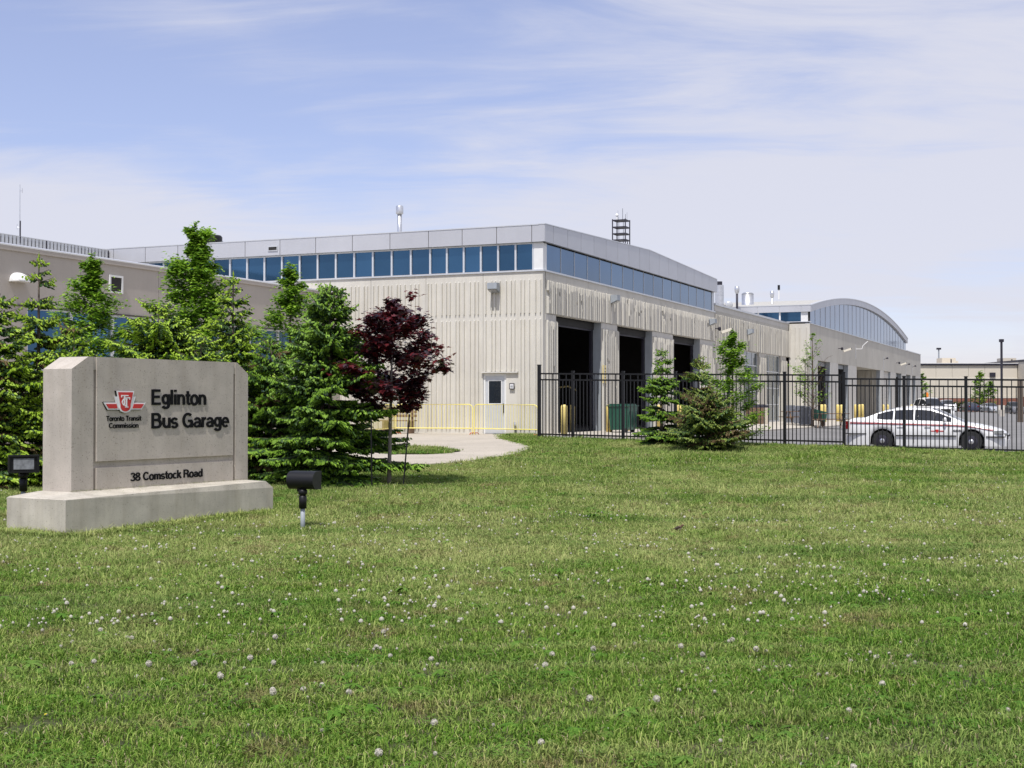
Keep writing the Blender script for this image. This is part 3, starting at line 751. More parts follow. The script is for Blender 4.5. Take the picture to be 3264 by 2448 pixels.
# thin mast at far left
D = 51.5; x = at(60, D)
o = thing('antenna_mast', 'thin grey whip antenna mast standing above the slotted roof screen', 'antenna', (x, D, GB+5.4), 0)
zt = zrel(586,D)-GB-5.4
MB().tube([(0,0,0),(0,0,zt*.62),(0,0,zt)], [.028,.024,.012], 6).build('mast', M['silver'], o)
b = MB(); b.tube([(0,0,zt*.94),(.09,0,zt*.94)], .01, 5); b.tube([(.09,0,zt*.92),(.09,0,zt*.965)], .012, 5); b.tube([(0,0,zt*.60),(-.1,0,zt*.60)], .01, 5); b.tube([(-.1,0,zt*.58),(-.1,0,zt*.63)], .012, 5); b.build('dipole', M['silver'], o)
MB().tube([(.015,0,zt*.45),(.015,0,zt*.66)], .03, 6).build('clamp', M['darksteel'], o)
# exhaust stacks etc on the middle roof
RM = GB+6.2
D = 80; x = at(2294,D)
o = thing('exhaust_unit', 'large square galvanised exhaust cowl stepping up beside the high roof end', 'exhaust fan', (x,D,RM), R(-20))
zt = zrel(897,D)-RM
b = MB(); b.box(-.45,.45,-.4,.4,0,zt*.22); b.build('curb', M['coping'], o)
MB().lathe([(.36,zt*.22),(.36,zt*.36)], 16).build('neck', M['darksteel'], o)
MB().lathe([(.44,zt*.30),(.46,zt*.33),(.2,zt*.36)], 16).build('skirt', M['silver'], o)
MB().lathe([(.26,zt*.36),(.26,zt*.61),(.265,zt*.61),(.265,zt*.63),(.26,zt*.63),(.26,zt*.90)], 16).build('drum', M['silver'], o)
MB().lathe([(.17,zt*.90),(.17,zt)], 14).build('outlet', M['darksteel'], o)
chimney(2350, 88, RM, 911, .15, 'dark slim stack with ball cap beside the satellite dish', m='darksteel', ball=True)
chimney(2462, 92, RM, 926, .13, 'short pale vent pipe with ball cap, right of the silver tank', ball=True)
D = 92; o = thing('roof_tank', 'squat silver cylindrical tank with domed lid on the middle roof', 'tank', (at(2384,D),D,RM), 0)
zt = zrel(937,D)-RM; MB().lathe([(.41,0),(.41,zt)], 22).build('drum', M['silver'], o, True); MB().lathe([(.42,zt),(.30,zt+.10),(.1,zt+.14)], 22).build('lid', M['silver'], o, True)
D = 84; o = thing('satellite_dish', 'grey round satellite dish on the middle roof edge', 'satellite dish', (at(2324,D),D,RM), R(0))
b = MB(); 
for i in range(5): pass
b.lathe([(.02,.06),(.12,.045),(.20,.02),(.25,-.02),(.245,-.03),(.19,.005),(.1,.03)], 18); b.rot(Matrix.Translation((0,0,zrel(972,D)-RM)) @ Matrix.Rotation(R(100),4,'X')); b.build('dish', M['coping'], o, True)
MB().tube([(0,.06,0),(0,.06,zrel(972,D)-RM)], .03, 6).build('post', M['coping'], o)
x, y = loc2w(42.45+11, 3); o = thing('roof_pipe', 'small black topped pipe poking over the curved roof', 'vent pipe', (x, y, GB+8.8), 0)
MB().lathe([(.06,0),(.06,.7)], 10).build('pipe', M['whitem'], o); MB().lathe([(.09,.7),(.09,1.05)], 10).build('cap', M['black'], o)

# ------------------------------------------------------------------ wall lamps and cameras
def wall_lamp(s, t, z, rz, label, grp='wall lamps on the garage'):
    x, y = loc2w(s, t); o = thing('wall_lamp', label, 'wall lamp', (x, y, z+GB), BR+rz, grp)
    # local: -y outwards
    b = MB(); b.prism([(-.06,.0),(-.34,.12),(-.34,.34),(-.06,.34)], -.19, .19, plane='yz'); b.build('housing', M['jamb'], o)
    b = MB(); b.prism([(-.07,-.01),(-.30,.06),(-.335,.10),(-.07,-.0)], -.16, .16, plane='yz'); b.build('lens', M['lampclear'], o)
    MB().box(-.12,.12,-.06,.0,.05,.30).build('back_plate', M['darksteel'], o)
    return o
wall_lamp(0-.06, t_at(1582), 5.17, -math.pi/2, 'square silver wall lamp high above the white side door')
wall_lamp(s_at(1943), -.06, 5.22, 0, 'silver wall lamp above the pier between first and second open bays')
wall_lamp(s_at(2258), -.06, 5.15, 0, 'silver wall lamp at the far end of the high hall')
wall_lamp(s_at(2379), -.06, 5.05, 0, 'silver wall lamp on the lower ribbed wall above the tall window')
def cctv(s, t, z, label, grp='security cameras on the garage wall'):
    x, y = loc2w(s, t); o = thing('security_camera', label, 'camera', (x, y, z+GB), BR, grp)
    b = MB(); b.tube([(0,0,0),(0,-.25,.0)], .025, 6); b.lathe([(.05,-.12),(.09,-.04),(.09,.04),(.04,.09)], 10, c=(0,-.28,0)); b.build('bracket', M['darksteel'], o)
    q = MB().box(-.07,.07,-.28,.28,-.07,.07); q.rot(Matrix.Translation((.15,-.62,-.12)) @ Matrix.Rotation(R(-20),4,'X') @ Matrix.Rotation(R(20),4,'Z')); q.build('housing', M['cream2'], o)
    q = MB().box(-.06,.06,-.02,.02,-.06,.06); q.rot(Matrix.Translation((.15,-.62,-.12)) @ Matrix.Rotation(R(-20),4,'X') @ Matrix.Rotation(R(20),4,'Z') @ Matrix.Translation((0,-.305,0))); q.build('lens', M['black'], o)
cctv(s_at(2276), -.02, 5.05, 'security camera on a bracket at the end of the high hall wall')
def s3(px): return s_at(px, -1.39)
cctv(s3(2672), -1.39, 5.1, 'security camera above the second bay of the arched hall')
cctv(s3(2857), -1.39, 4.95, 'small security camera near the far end of the arched hall')
for px, h, lab in ((2727,5.35,'thin white bracket aerial on the wall beneath the arched window'),(2816,4.9,'slim conduit lamp pole right of the wide porch opening'),(2887,4.8,'slim conduit lamp pole near the far end doors'),(2907,4.75,'farthest dark topped conduit lamp on the hall wall')):
    x, y = loc2w(s3(px), -1.39); o = thing('wall_conduit_lamp', lab, 'wall lamp', (x,y,GB+h), BR, 'small lamps on the arched hall wall')
    MB().tube([(0,-.03,-.75),(0,-.03,.35)], .022, 6).build('conduit', M['silver'], o)
    if px == 2727: b = MB(); b.tube([(0,-.03,0),(.0,-.5,0),(.1,-.55,.25),(.3,-.9,.6)], .025, 6); b.build('arm', M['white'], o)
    else: b = MB(); b.tube([(0,-.03,.1),(.0,-.3,.2)], .02, 6); b.lathe([(.07,-.06),(.10,0),(.05,.10)], 10, c=(0,-.34,.2)); b.build('lamp_head', M['darksteel'], o)

# bollards
bol = thing('bollard', '', 'bollard', (0,0,0), 0, 'yellow bollards in front of the bay doors')
MB().lathe([(.115,0),(.115,.98),(.10,1.03),(.05,1.06)], 14).build('post', M['yellow'], bol, True)
spots = [(1798,-.9,0,'bright yellow bollard at the left of the nearest open bay'),(1823,.9,0,'dim yellow bollard just inside the nearest open bay'),(1941,-.9,0,'yellow bollard in front of the first pier beside the green bin'),(1998,-.8,0,'yellow bollard left of the second open bay behind the green bin'),
 (2102,-.9,0,'yellow bollard right of the second open bay behind the small spruce'),(2165,-.9,0,'yellow bollard beside the third open bay behind the spruces'),
 (2619,-2.3,1,'left one of the small bollards by the first bay of the arched hall'),(2628,-2.3,1,'right one of the small bollards by the first bay of the arched hall'),(2670,-2.6,1,'thick yellow bollard before the first pier of the arched hall'),(2682,-2.9,1,'yellow bollard standing against the second dark bay of the arched hall'),
 (2727,-2.3,1,'yellow bollard at the left side of the wide porch'),(2740,-2.3,1,'second yellow bollard at the wide porch'),(2749,-1.6,1,'shaded yellow bollard inside the wide porch'),(2815,-2.3,1,'yellow bollard right of the wide porch'),(2829,-2.3,1,'yellow bollard before the closed shutter'),(2905,-2.4,1,'tall far yellow bollard close to the end of the hall')]
for i, (px, t_, far, lab) in enumerate(spots):
    x, y = loc2w(s_at(px, t_), t_)
    o = bol if i == 0 else copy_tree(bol, (0,0,0))
    o.location = (x, y, lot_z(x, y)+.03); o['label'] = lab
    if far: o.scale = (1,1,1.05)
# green wheeled bin by first pier
def bin_(px, t_, label, w=.85, h=1.1, m='greenbin', s=None):
    x, y = loc2w(s_at(px, t_), t_); o = thing('wheeled_bin', label, 'bin', (x,y,lot_z(x,y)+.03), BR)
    b = MB(); i = 0; b.v += [(-w*.4,-.35,.1),(w*.4,-.35,.1),(w*.4,.35,.1),(-w*.4,.35,.1),(-w*.5,-.42,h-.12),(w*.5,-.42,h-.12),(w*.5,.42,h-.12),(-w*.5,.42,h-.12)]
    for g in ((0,3,2,1),(4,5,6,7),(0,1,5,4),(1,2,6,5),(2,3,7,6),(3,0,4,7)): b.f.append(g); b.m.append(0)
    for k in range(5): xx = lerp(-w*.36,w*.36,k/4); b.box(xx-.02,xx+.02,-.415,-.38,.2,h-.3)
    b.build('body', M[m], o)
    b = MB(); b.box(-w*.53,w*.53,-.46,.46,h-.118,h-.07); b.box(-w*.45,w*.45,-.38,.38,h-.07,h-.02); b.build('lid', M[m], o)
    for sx in (-w*.38, w*.38): 
        q = MB().lathe([(.1,-.03),(.1,.03)], 12); q.rot(Matrix.Translation((sx,-.25,.1)) @ Matrix.Rotation(R(90),4,'Y')); q.build('wheel', M['rubber'], o)
    return o
bin_(1985, -1.5, 'dark green wheeled bin standing before the first pier between open bays', 1.1, 1.12)
# yellow pier signs with plain bars
def plate(px, t_, z, w, h, m, label, cat='sign', s=None, rz=0, lines=None):
    x, y = loc2w(s_at(px, t_) if s is None else s, t_); o = thing('wall_sign', label, cat, (x,y,z+GB), BR+rz)
    MB().box(-w/2,w/2,-.03,-.004,0,h).build('plate', M[m], o)
    return o
o = plate(1925,-.06,1.95,.34,.72,'yellow','narrow yellow warning sign with black marks on the first pier')
b = MB()
for k in range(5): b.box(-.10,.10,-.036,-.031,.08+.12*k,.13+.12*k)
b.build('marks', M['letter'], o)
plate(2089,-.06,1.9,.3,.6,'yellow','narrow yellow warning sign on the second pier')
x, y = loc2w(-.06, t_at(1634)); o = thing('wall_sign', 'tiny square sign in black frame right of the white side door', 'sign', (x,y,GB+1.60), BR-math.pi/2)
MB().box(-.10,.10,-.02,-.0,.04,.26).build('frame', M['darksteel'], o); MB().box(-.07,.07,-.026,-.021,.07,.23).build('plate', M['white'], o)
b = MB(); b.tube([(.0+.045*math.cos(a_),-.03,.145+.045*math.sin(a_)) for a_ in np.linspace(0,2*math.pi,17)], .006, 4); b.box(-.03,.03,-.034,-.028,.13,.16); b.build('symbol', M['jamb'], o)
# small tap / hydrant on the wall by the door
x, y = loc2w(-.1, t_at(1645)); o = thing('wall_tap', 'small grey standpipe tap on the wall between door and fence', 'tap', (x,y,GB), BR)
MB().tube([(0,0,0),(0,0,.32)], .02, 6).build('pipe', M['darksteel'], o); MB().lathe([(.05,.3),(.06,.36),(.04,.44)], 8).build('head', M['silver'], o)

# ------------------------------------------------------------------ yellow crowd barriers
def barrier(x0, y0, x1, y1, z0, z1, label, top=1.07, bot=.22, ret=True):
    L = math.hypot(x1-x0, y1-y0); o = thing('crowd_barrier', label, 'barrier', (x0,y0,z0), math.atan2(y1-y0, x1-x0), 'yellow crowd barriers by the side door')
    tilt = (z1-z0)/L
    def P(x, z): return (x, 0, z+tilt*x)
    r = .14
    pts = [P(0,0), P(0,top-r)] + [P(r-r*math.cos(a), top-r+r*math.sin(a)) for a in (R(30),R(60),R(90))] + [P(L-r+r*math.sin(a), top-r+r*math.cos(a)) for a in (R(0),R(30),R(60),R(90))] + [P(L,0)]
    MB().tube(pts, .019, 6).build('frame', M['yellowb'], o)
    MB().tube([P(0,bot), P(L,bot)], .019, 6).build('bottom_rail', M['yellowb'], o)
    n = int(L/.115); ms = MB().tube([(0,0,bot),(0,0,top)], .0085, 5).mesh('bar', M['yellowb'])
    for k in range(1, n):
        x = L*k/n; q = link('bar', ms, o, (x,0,tilt*x))
    for x in (.0, L):
        b = MB(); b.tube([(x,-.26,.0+tilt*x),(x,-.2,.06+tilt*x),(x,.2,.06+tilt*x),(x,.26,tilt*x)], .016, 6); b.build('foot', M['rust'], o)
def gz(x, y): return lawn_z(x, y)+.03
D1, D2 = 47.9, 47.5
xa, xb, xc = at(1262,D1+1.0), at(1506,D1), at(1512,D1)
barrier(xa, D1+1.0, xb, D1, gz(xa,D1+1), gz(xb,D1), 'long yellow crowd barrier before the ribbed wall, left of the side door')
xd = at(1714, 46.2)
barrier(xc, D1-.02, xd, 46.2, gz(xc,D1), gz(xd,46.2)-.02, 'yellow crowd barrier across the side door, reaching the fence post')
xe = at(1150, 45.6); barrier(xe, 45.6, xa-.05, D1+.95, gz(xe,45.6), gz(xa,D1+1), 'yellow crowd barrier partly hidden by the big spruce')
# wooden steps / bench behind barrier
x, y = at(1272,50.1), 50.1
o = thing('wooden_bench', 'dark wooden bench with backrest against the ribbed wall behind the barrier', 'bench', (x,y,gz(x,y)), BR-math.pi/2)
for sx in (-.55,.5): MB().box(sx,sx+.08,-.3,.12,0,.45).build('leg', M['wood'], o); 
for sx in (-.5,.45): MB().box(sx,sx+.07,.1,.16,.45,.98).build('post', M['wood'], o)
for k in range(4): MB().box(-.7,.7,-.3+k*.11,-.2+k*.11,.45,.49).build('seat_slat', M['wood'], o)
for k in range(3): MB().box(-.7,.7,.07,.1,.6+k*.14,.7+k*.14).build('back_slat', M['wood'], o)

# ------------------------------------------------------------------ black steel fence
def fence():
    o = thing('picket_fence', 'tall black steel picket fence running from the garage corner across the lawn edge', 'fence', (0,0,0))
    d = Vector((1, -.47)).normalized(); ang = math.atan2(-.47, 1)
    def along(s): return (.915 + d.x*s, 44.7 + d.y*s)
    def s_of(px): u = U(px); return (u*44.7 - .915)/(d.x - u*d.y)
    posts = [1719,1826,1986,2153,2322,2501,2690,2882,3079,3284,3496]
    ps = [s_of(p) for p in posts]
    def base(s): x, y = along(s); return edge_z(x)
    RH = 2.13
    # rail heights follow two sections with a step at the 2690 post
    def railz(s):
        if s <= ps[6]: return lerp(EYE+1.03, EYE+.885, s/ps[6])
        return lerp(EYE+.775, EYE+.70, (s-ps[6])/(ps[9]-ps[6]))
    for i, s in enumerate(ps):
        x, y = along(s); w = .042 if i else .05
        top = RH+ (.30 if i == 0 else .10)
        zt = railz(s-1e-3)+.07 if i else EYE+1.30
        b = MB(); b.box(-w,w,-w,w,-.2,zt-base(s)); b.box(-w-.008,w+.008,-w-.008,w+.008,zt-base(s),zt-base(s)+.03)
        q = b.build('post', M['black'], o, loc=(x,y,base(s))); q.rotation_euler = (0,0,ang)
    pm = {}
    for i in range(len(ps)-1):
        a, c = ps[i], ps[i+1]
        for off in (0, -.20, -2.0):
            za, zc = railz(a+1e-3)+off, railz(c-1e-3)+off
            (xa, ya), (xc, yc) = along(a), along(c)
            b = MB(); L = c-a
            b.prism([(0.04,-.025),(L-.04,zc-za-.025),(L-.04,zc-za+.025),(.04,.025)], -.022, .022)
            q = b.build('rail', M['black'], o, loc=(xa,ya,za)); q.rotation_euler = (0,0,ang)
        n = max(2, round((c-a)/.123))
        for k in range(1, n):
            s = a+(c-a)*k/n; x, y = along(s); z = railz(s)
            zb = -2.0-.24-.03
            tall = (k % 2 == 0)
            h0 = zb; h1 = .0 if tall else -.20
            key = (tall,)
            if key not in pm: pm[key] = MB().box(-.0125,.0125,-.0125,.0125,h0,h1).mesh('picket', M['black'])
            q = link('picket', pm[key], o, (x,y,z)); q.rotation_euler = (0,0,ang)
fence()

# ------------------------------------------------------------------ sign
def _arc(cx, cy, rx, ry, a0, a1, n=9):
    return [(cx+rx*math.cos(R(a0+(a1-a0)*k/n)), cy+ry*math.sin(R(a0+(a1-a0)*k/n))) for k in range(n+1)]
XH = .70
def _o(w=.44): return [_arc(w/2+.06, .33, w/2-.0, .31, 0, 360, 18)]
GL = {   # glyph: (strokes, advance); cap height 1, stroke centred on the path
 'E': ([[(.09,0),(.09,1)],[(.09,.93),(.60,.93)],[(.09,.52),(.56,.52)],[(.09,.07),(.62,.07)]], .70),
 'B': ([[(.09,0),(.09,1)],[(.09,.93),(.36,.93)]+_arc(.36,.735,.20,.195,90,-90)+[(.09,.54)],[(.09,.54),(.40,.54)]+_arc(.40,.305,.22,.235,90,-90)+[(.09,.07)]], .74),
 'R': ([[(.09,0),(.09,1)],[(.09,.93),(.38,.93)]+_arc(.38,.715,.21,.215,90,-90)+[(.09,.50)],[(.36,.50),(.52,.42),(.58,.25),(.62,0)]], .74),
 'G': ([_arc(.40,.5,.31,.43,48,300,16)+[(.62,.16),(.68,.30)],[(.42,.46),(.69,.46)],[(.68,.48),(.68,0)]], .80),
 'C': ([_arc(.38,.5,.30,.43,40,320,16)], .74),
 'T': ([[(.02,.93),(.62,.93)],[(.32,.93),(.32,0)]], .64),
 'l': ([[(.12,0),(.12,1)]], .25),
 'i': ([[(.12,0),(.12,XH)],[(.12,.86),(.12,1)]], .25),
 'n': ([[(.10,0),(.10,XH)],[(.10,.36)]+_arc(.29,.42,.19,.21,165,0,8)+[(.48,0)]], .58),
 'm': ([[(.10,0),(.10,XH)],[(.10,.36)]+_arc(.255,.45,.155,.18,165,0,8)+[(.41,0)],[(.41,.36)]+_arc(.565,.45,.155,.18,165,0,8)+[(.72,0)]], .82),
 'u': ([[(.48,0),(.48,XH)],[(.48,.34)]+_arc(.29,.28,.19,.21,-15,-180,8)+[(.10,XH)]], .58),
 'r': ([[(.10,0),(.10,XH)],[(.10,.36)]+_arc(.32,.40,.22,.22,170,85,6)], .36),
 't': ([[(.18,.92),(.18,.20)]+_arc(.30,.18,.12,.12,180,275,6)+[(.36,.06)],[(.03,.63),(.36,.63)]], .38),
 'o': (_o(), .58),
 'c': ([_arc(.28,.33,.21,.30,50,310,14)], .52),
 'e': ([[(.08,.34),(.50,.34)]+_arc(.29,.33,.21,.30,3,312,15)], .57),
 's': ([_arc(.26,.47,.17,.165,20,255,10)+_arc(.26,.185,.18,.15,80,-160,10)], .51),
 'a': ([[(.47,0),(.46,.45)]+_arc(.28,.46,.18,.17,10,165,8),[(.46,.38),(.26,.35)]+_arc(.24,.20,.16,.145,100,290,9)+[(.46,.16)]], .57),
 'g': ([_arc(.27,.36,.19,.27,0,360,16),[(.48,XH),(.48,-.05)]+_arc(.28,-.05,.20,.16,0,-165,9)], .58),
 'd': ([_arc(.27,.33,.19,.30,0,360,16),[(.48,0),(.48,1)]], .58),
 'k': ([[(.10,0),(.10,1)],[(.46,.68),(.13,.32)],[(.24,.42),(.50,0)]], .53),
 '3': ([_arc(.28,.74,.20,.19,160,-85,11),_arc(.28,.27,.23,.22,85,-160,12)], .58),
 '8': ([_arc(.29,.74,.19,.19,0,360,16),_arc(.29,.27,.23,.22,0,360,16)], .59),
 '4': ([[(.40,0),(.40,1),(.05,.28),(.54,.28)]], .58),
 '5': ([[(.48,.93),(.16,.93),(.12,.52)]+_arc(.28,.33,.22,.27,120,-155,12)], .58),
}
def ribbon(b, pts, w, y0, y1, T):
    closed = math.hypot(pts[0][0]-pts[-1][0], pts[0][1]-pts[-1][1]) < 1e-4
    if closed: pts = pts[:-1]
    n = len(pts); Lp, Rp = [], []
    for k in range(n):
        p = pts[k]; a = pts[(k-1) % n] if (closed or k) else None; c = pts[(k+1) % n] if (closed or k < n-1) else None
        ds = []
        if a: ds.append((p[0]-a[0], p[1]-a[1]))
        if c: ds.append((c[0]-p[0], c[1]-p[1]))
        ds = [(x/math.hypot(x,y), y/math.hypot(x,y)) for x, y in ds if math.hypot(x,y) > 1e-9]
        dx, dy = sum(q[0] for q in ds), sum(q[1] for q in ds); l = math.hypot(dx,dy) or 1; dx, dy = dx/l, dy/l
        cs = max(.5, dx*ds[0][0]+dy*ds[0][1]); h = w/2/cs
        Lp.append((p[0]-dy*h, p[1]+dx*h)); Rp.append((p[0]+dy*h, p[1]-dx*h))
    seg = [(k, (k+1) % n) for k in range(n if closed else n-1)]
    def F(q, y): X, Z = T(q); return (X, y, Z)
    for a, c in seg:
        b.face([F(Lp[a],y0),F(Rp[a],y0),F(Rp[c],y0),F(Lp[c],y0)]); b.face([F(Lp[a],y0),F(Lp[c],y0),F(Lp[c],y1),F(Lp[a],y1)]); b.face([F(Rp[a],y0),F(Rp[a],y1),F(Rp[c],y1),F(Rp[c],y0)])
    if not closed:
        for k in (0, n-1): b.face([F(Lp[k],y0),F(Lp[k],y1),F(Rp[k],y1),F(Rp[k],y0)])
def put_text(txt, x0, x1, zb, zcap, y, depth, m, parent, bold=.018, single=False, w=.165):
    """raised letters on a plane facing -y between x0 and x1, baseline zb, cap height up to zcap; every letter its own part"""
    adv = 0; pos = []
    for ch in txt:
        pos.append(adv); adv += .30 if ch == ' ' else GL[ch][1]
    tot = adv - .07; sx = (x1-x0)/tot; sz = zcap-zb; allb = MB()
    for i, ch in enumerate(txt):
        if ch == ' ': continue
        b = allb if single else MB()
        for j, st in enumerate(GL[ch][0]):
            T = lambda q: (x0+(pos[i]+q[0]-.01)*sx, zb+q[1]*sz)
            ribbon(b, st, w*(.88 if ch in 'sae38' else 1), y-depth/2-.0006*j, y+depth/2, T)
        if not single: b.build('letter', m, parent)
    if single: allb.build('lettering', m, parent)
SG = thing('entrance_sign', 'concrete slab sign reading Eglinton Bus Garage on a low plinth in the lawn', 'sign', (-5.42,16.4,0), math.atan2(.866,.499))
def sign():
    # plinth: long 3.86 x 1.03 deep, vertical sides then a sloped wash up to the slab
    PL, PD, z0, z1 = 3.86, 1.05, .44, .50
    ch = .10
    outer = [(0,0),(PL,0),(PL,PD),(0,PD)]
    b = MB()
    xo = [(0,0),(PL,0),(PL,PD),(0,PD)]; xi = [(.42,.39),(PL-.16,.39),(PL-.16,PD-.10),(.42,PD-.10)]
    lo = [(x,y,-.3) for x, y in xo]; mi = [(x,y,z0) for x, y in xo]
    # small arris then wash
    in1 = [(.02,.02),(PL-.14,.02),(PL-.14,PD-.02),(.02,PD-.02)]; m2 = [(x,y,z0+.012) for x, y in in1]; m2[1] = (PL-.14,.02,z0+.05); m2[2] = (PL-.14,PD-.02,z0+.05); m2[0] = (.02,.02,z0+.01)
    mi[1] = (PL,0,z0-.05); mi[2] = (PL,PD,z0-.05)
    tp = [(x,y,z1) for x, y in xi]
    for A, B in ((lo,mi),(mi,m2),(m2,tp)):
        for k in range(4): b.face([A[k],A[(k+1)%4],B[(k+1)%4],B[k]])
    b.face(tp); b.face(lo[::-1])
    b.build('plinth', M['plinth'], SG)
    # slab with chamfered upper corners, grooves cut as gaps between pieces on a recessed core
    x0, LL, y0, th = .455, 3.32, .41, .52
    zt = .616+EYE; zs = .455+EYE; cz = z1-.01
    y1 = y0+th; g = .035
    core = [(x0+.02,cz),(x0+LL-.02,cz),(x0+LL-.02,zs-.02),(x0+LL-.27,zt-.03),(x0+.27,zt-.03),(x0+.02,zs-.02)]
    b = MB(); b.prism(core, y0+g, y1-g); b.build('slab_core', M['signc'], SG)
    # left end block
    gl0, gl1 = x0+.355, x0+.41; gr0, gr1 = x0+3.0, x0+3.045
    b = MB(); b.prism([(x0,cz),(gl0,cz),(gl0,zt),(x0+.27,zt),(x0,zs)], y0, y1); b.build('end_block', M['signc'], SG)
    b = MB(); b.prism([(gr1,cz),(x0+LL,cz),(x0+LL,zs),(x0+LL-.24,zt),(gr1,zt)], y0, y1); b.build('end_block', M['signc'], SG)
    zg0, zg1 = EYE-.815, EYE-.73
    b = MB(); b.prism([(gl1,zg1),(gr0,zg1),(gr0,zt),(gl1,zt)], y0-.004, y1); b.build('name_panel', M['signc'], SG)
    b = MB(); b.prism([(gl1,cz),(gr0,cz),(gr0,zg0),(gl1,zg0)], y0-.004, y1); b.build('address_panel', M['signc'], SG)
    b = MB(); b.box(gl0,gl1,y0+.012,y0+.2,zt-.17,zt); b.box(gr0,gr1,y0+.012,y0+.2,zt-.17,zt); b.build('groove_stop', M['signc'], SG)
    yf = y0-.004; E = EYE
    put_text('Eglinton', x0+1.368, x0+2.412, E+.0, E+.207, yf-.007, .012, M['letter'], SG, .022)
    put_text('Bus Garage', x0+1.368, x0+2.885, E-.318, E-.112, yf-.007, .012, M['letter'], SG, .022)
    put_text('38 Comstock Road', x0+.993, x0+2.35, E-1.012, E-.90, yf-.006, .010, M['letter'], SG, .022)
    put_text('Toronto Transit', x0+.57, x0+1.18, E-.212, E-.145, yf-.004, .006, M['letter'], SG, .02)
    put_text('Commission', x0+.615, x0+1.13, E-.305, E-.238, yf-.004, .006, M['letter'], SG, .02)
    # emblem: winged shield
    cx = x0+.875; hw = .37; zT = E+.182; zB = E-.105; Hh = zT-zB
    def pts(lst): return [(cx+hw*a, zB+Hh*c) for a, c in lst]
    shield_out = [(-.42,1),(.42,1),(.29,.36)]+[(.29*math.cos(a)*1.0,.30*(1-math.sin(a))*.85) for a in np.linspace(.15,math.pi-.15,9)]+[(-.29,.36)]
    step_out = [(-.50,.74),(.50,.74),(.34,.25),(.22,.06),(-.22,.06),(-.34,.25)]
    wing_out = [(-1,.47),(1,.47),(.80,.14),(-.80,.14)]
    em = MB().prism(pts(wing_out), yf-.022, yf-.002).build('emblem', M['white'], SG)
    MB().prism(pts([(-1.02,.49),(.98,.49),(.78,.12),(-.83,.12)]), yf-.010, yf+.001).build('emblem_backing', M['letter'], em)
    MB().prism(pts(step_out), yf-.026, yf-.003).build('emblem_step', M['white'], em)
    MB().prism(pts([(a-.03, c) for a, c in shield_out]), yf-.022, yf-.001).build('shield_backing', M['letter'], em)
    MB().prism(pts(shield_out), yf-.030, yf-.004).build('shield', M['white'], em)
    for sgn in (-1, 1):
        w = [(.42,.40),(.90,.40),(.765,.20),(.36,.20)]
        MB().prism(pts([(sgn*a, c) for a, c in (w if sgn > 0 else w[::-1])]), yf-.029, yf-.020).build('red_wing', M['red'], em)
    inner = [(-.355,.94),(.355,.94),(.235,.36)]+[(.235*math.cos(a),.06+.27*(1-math.sin(a))*.85) for a in np.linspace(.2,math.pi-.2,9)]+[(-.235,.36)]
    MB().prism(pts(inner), yf-.034, yf-.028).build('red_shield', M['red'], em)
    def bar(x0_, x1_, z0_, z1_): b.prism(pts([(x0_,z0_),(x1_,z0_),(x1_,z1_),(x0_,z1_)]), yf-.039, yf-.033)
    b = MB(); bar(-.22,.12,.76,.81); bar(-.095,-.035,.36,.76); bar(-.22,-.18,.70,.76); bar(.0,.06,.26,.70)
    bar(-.06,.20,.66,.71); bar(.16,.20,.60,.66); bar(-.04,.12,.24,.28)
    for (ccx, ccz, rr_) in ((-.02,.48,.17),):
        for a0 in np.linspace(.9, 2*math.pi-.9, 13)[:-1]:
            a1 = a0+(2*math.pi-1.8)/12
            ring = [(ccx+rr_*math.cos(a0), ccz+rr_*1.05*math.sin(a0)),(ccx+rr_*math.cos(a1), ccz+rr_*1.05*math.sin(a1)),(ccx+(rr_-.05)*math.cos(a1), ccz+(rr_-.05)*1.05*math.sin(a1)),(ccx+(rr_-.05)*math.cos(a0), ccz+(rr_-.05)*1.05*math.sin(a0))]
            b.prism(pts(ring), yf-.0375, yf-.0335)
    b.build('monogram', M['white'], em)
sign()

# floodlights
def floodlight(loc, rz, sc, label, glass=True):
    o = thing('floodlight', label, 'floodlight', loc, rz, 'floodlights lighting the sign'); o.scale = (sc,)*3
    MB().tube([(0,0,-.1),(0,0,.27)], .030, 12).build('stake', M['jamb'], o, True)
    b = MB(); b.lathe([(.05,.26),(.05,.42),(.042,.425)], 12); b.build('sleeve', M['black'], o, True)
    b = MB(); b.lathe([(.03,.42),(.058,.45),(.058,.49),(.03,.52)], 12); b.tube([(-.03,.0,.50),(.07,0,.50)], .032, 8); b.build('knuckle', M['black'], o, True)
    # drum lying along local x, cut obliquely on the lamp face (-y side)
    b = MB(); n = 20; prof = []
    for i in range(n+1):
        a = -math.pi*.5 + math.pi*1.0*i/n
        prof.append((.115*math.cos(a)-.02, .115*math.sin(a)))
    # cross-section in (y, z): rounded back, flat glass front
    sec = [(p[0], p[1]) for p in prof]
    sec += [(-.125,.115),(-.125,-.115)]
    b.prism([(y, z+.62) for y, z in sec], -.19, .19, plane='yz'); b.build('housing', M['black'], o)
    b = MB(); b.box(-.19,.19,-.15,-.125,.715,.735); b.box(-.19,.19,-.145,-.125,.505,.525); b.box(-.19,-.165,-.145,-.125,.525,.715); b.box(.165,.19,-.145,-.125,.525,.715); b.build('bezel', M['black'], o)
    if glass:
        MB().box(-.125,.125,-.132,-.126,.55,.69).build('glass', M['floodglass'], o)
    b = MB(); b.tube([(-.14,-.10,.70),(-.05,-.12,.73)], .012, 6); b.build('latch', M['darksteel'], o)
    return o
x, y = at(966,17.3), 17.3
floodlight((x,y,lawn_z(x,y)), R(28)+math.pi*.0+R(0), 1.0, 'black drum floodlight on a grey stake, right of the concrete sign', False).rotation_euler = (0,0,R(160))
x, y = at(76,20.8), 20.8
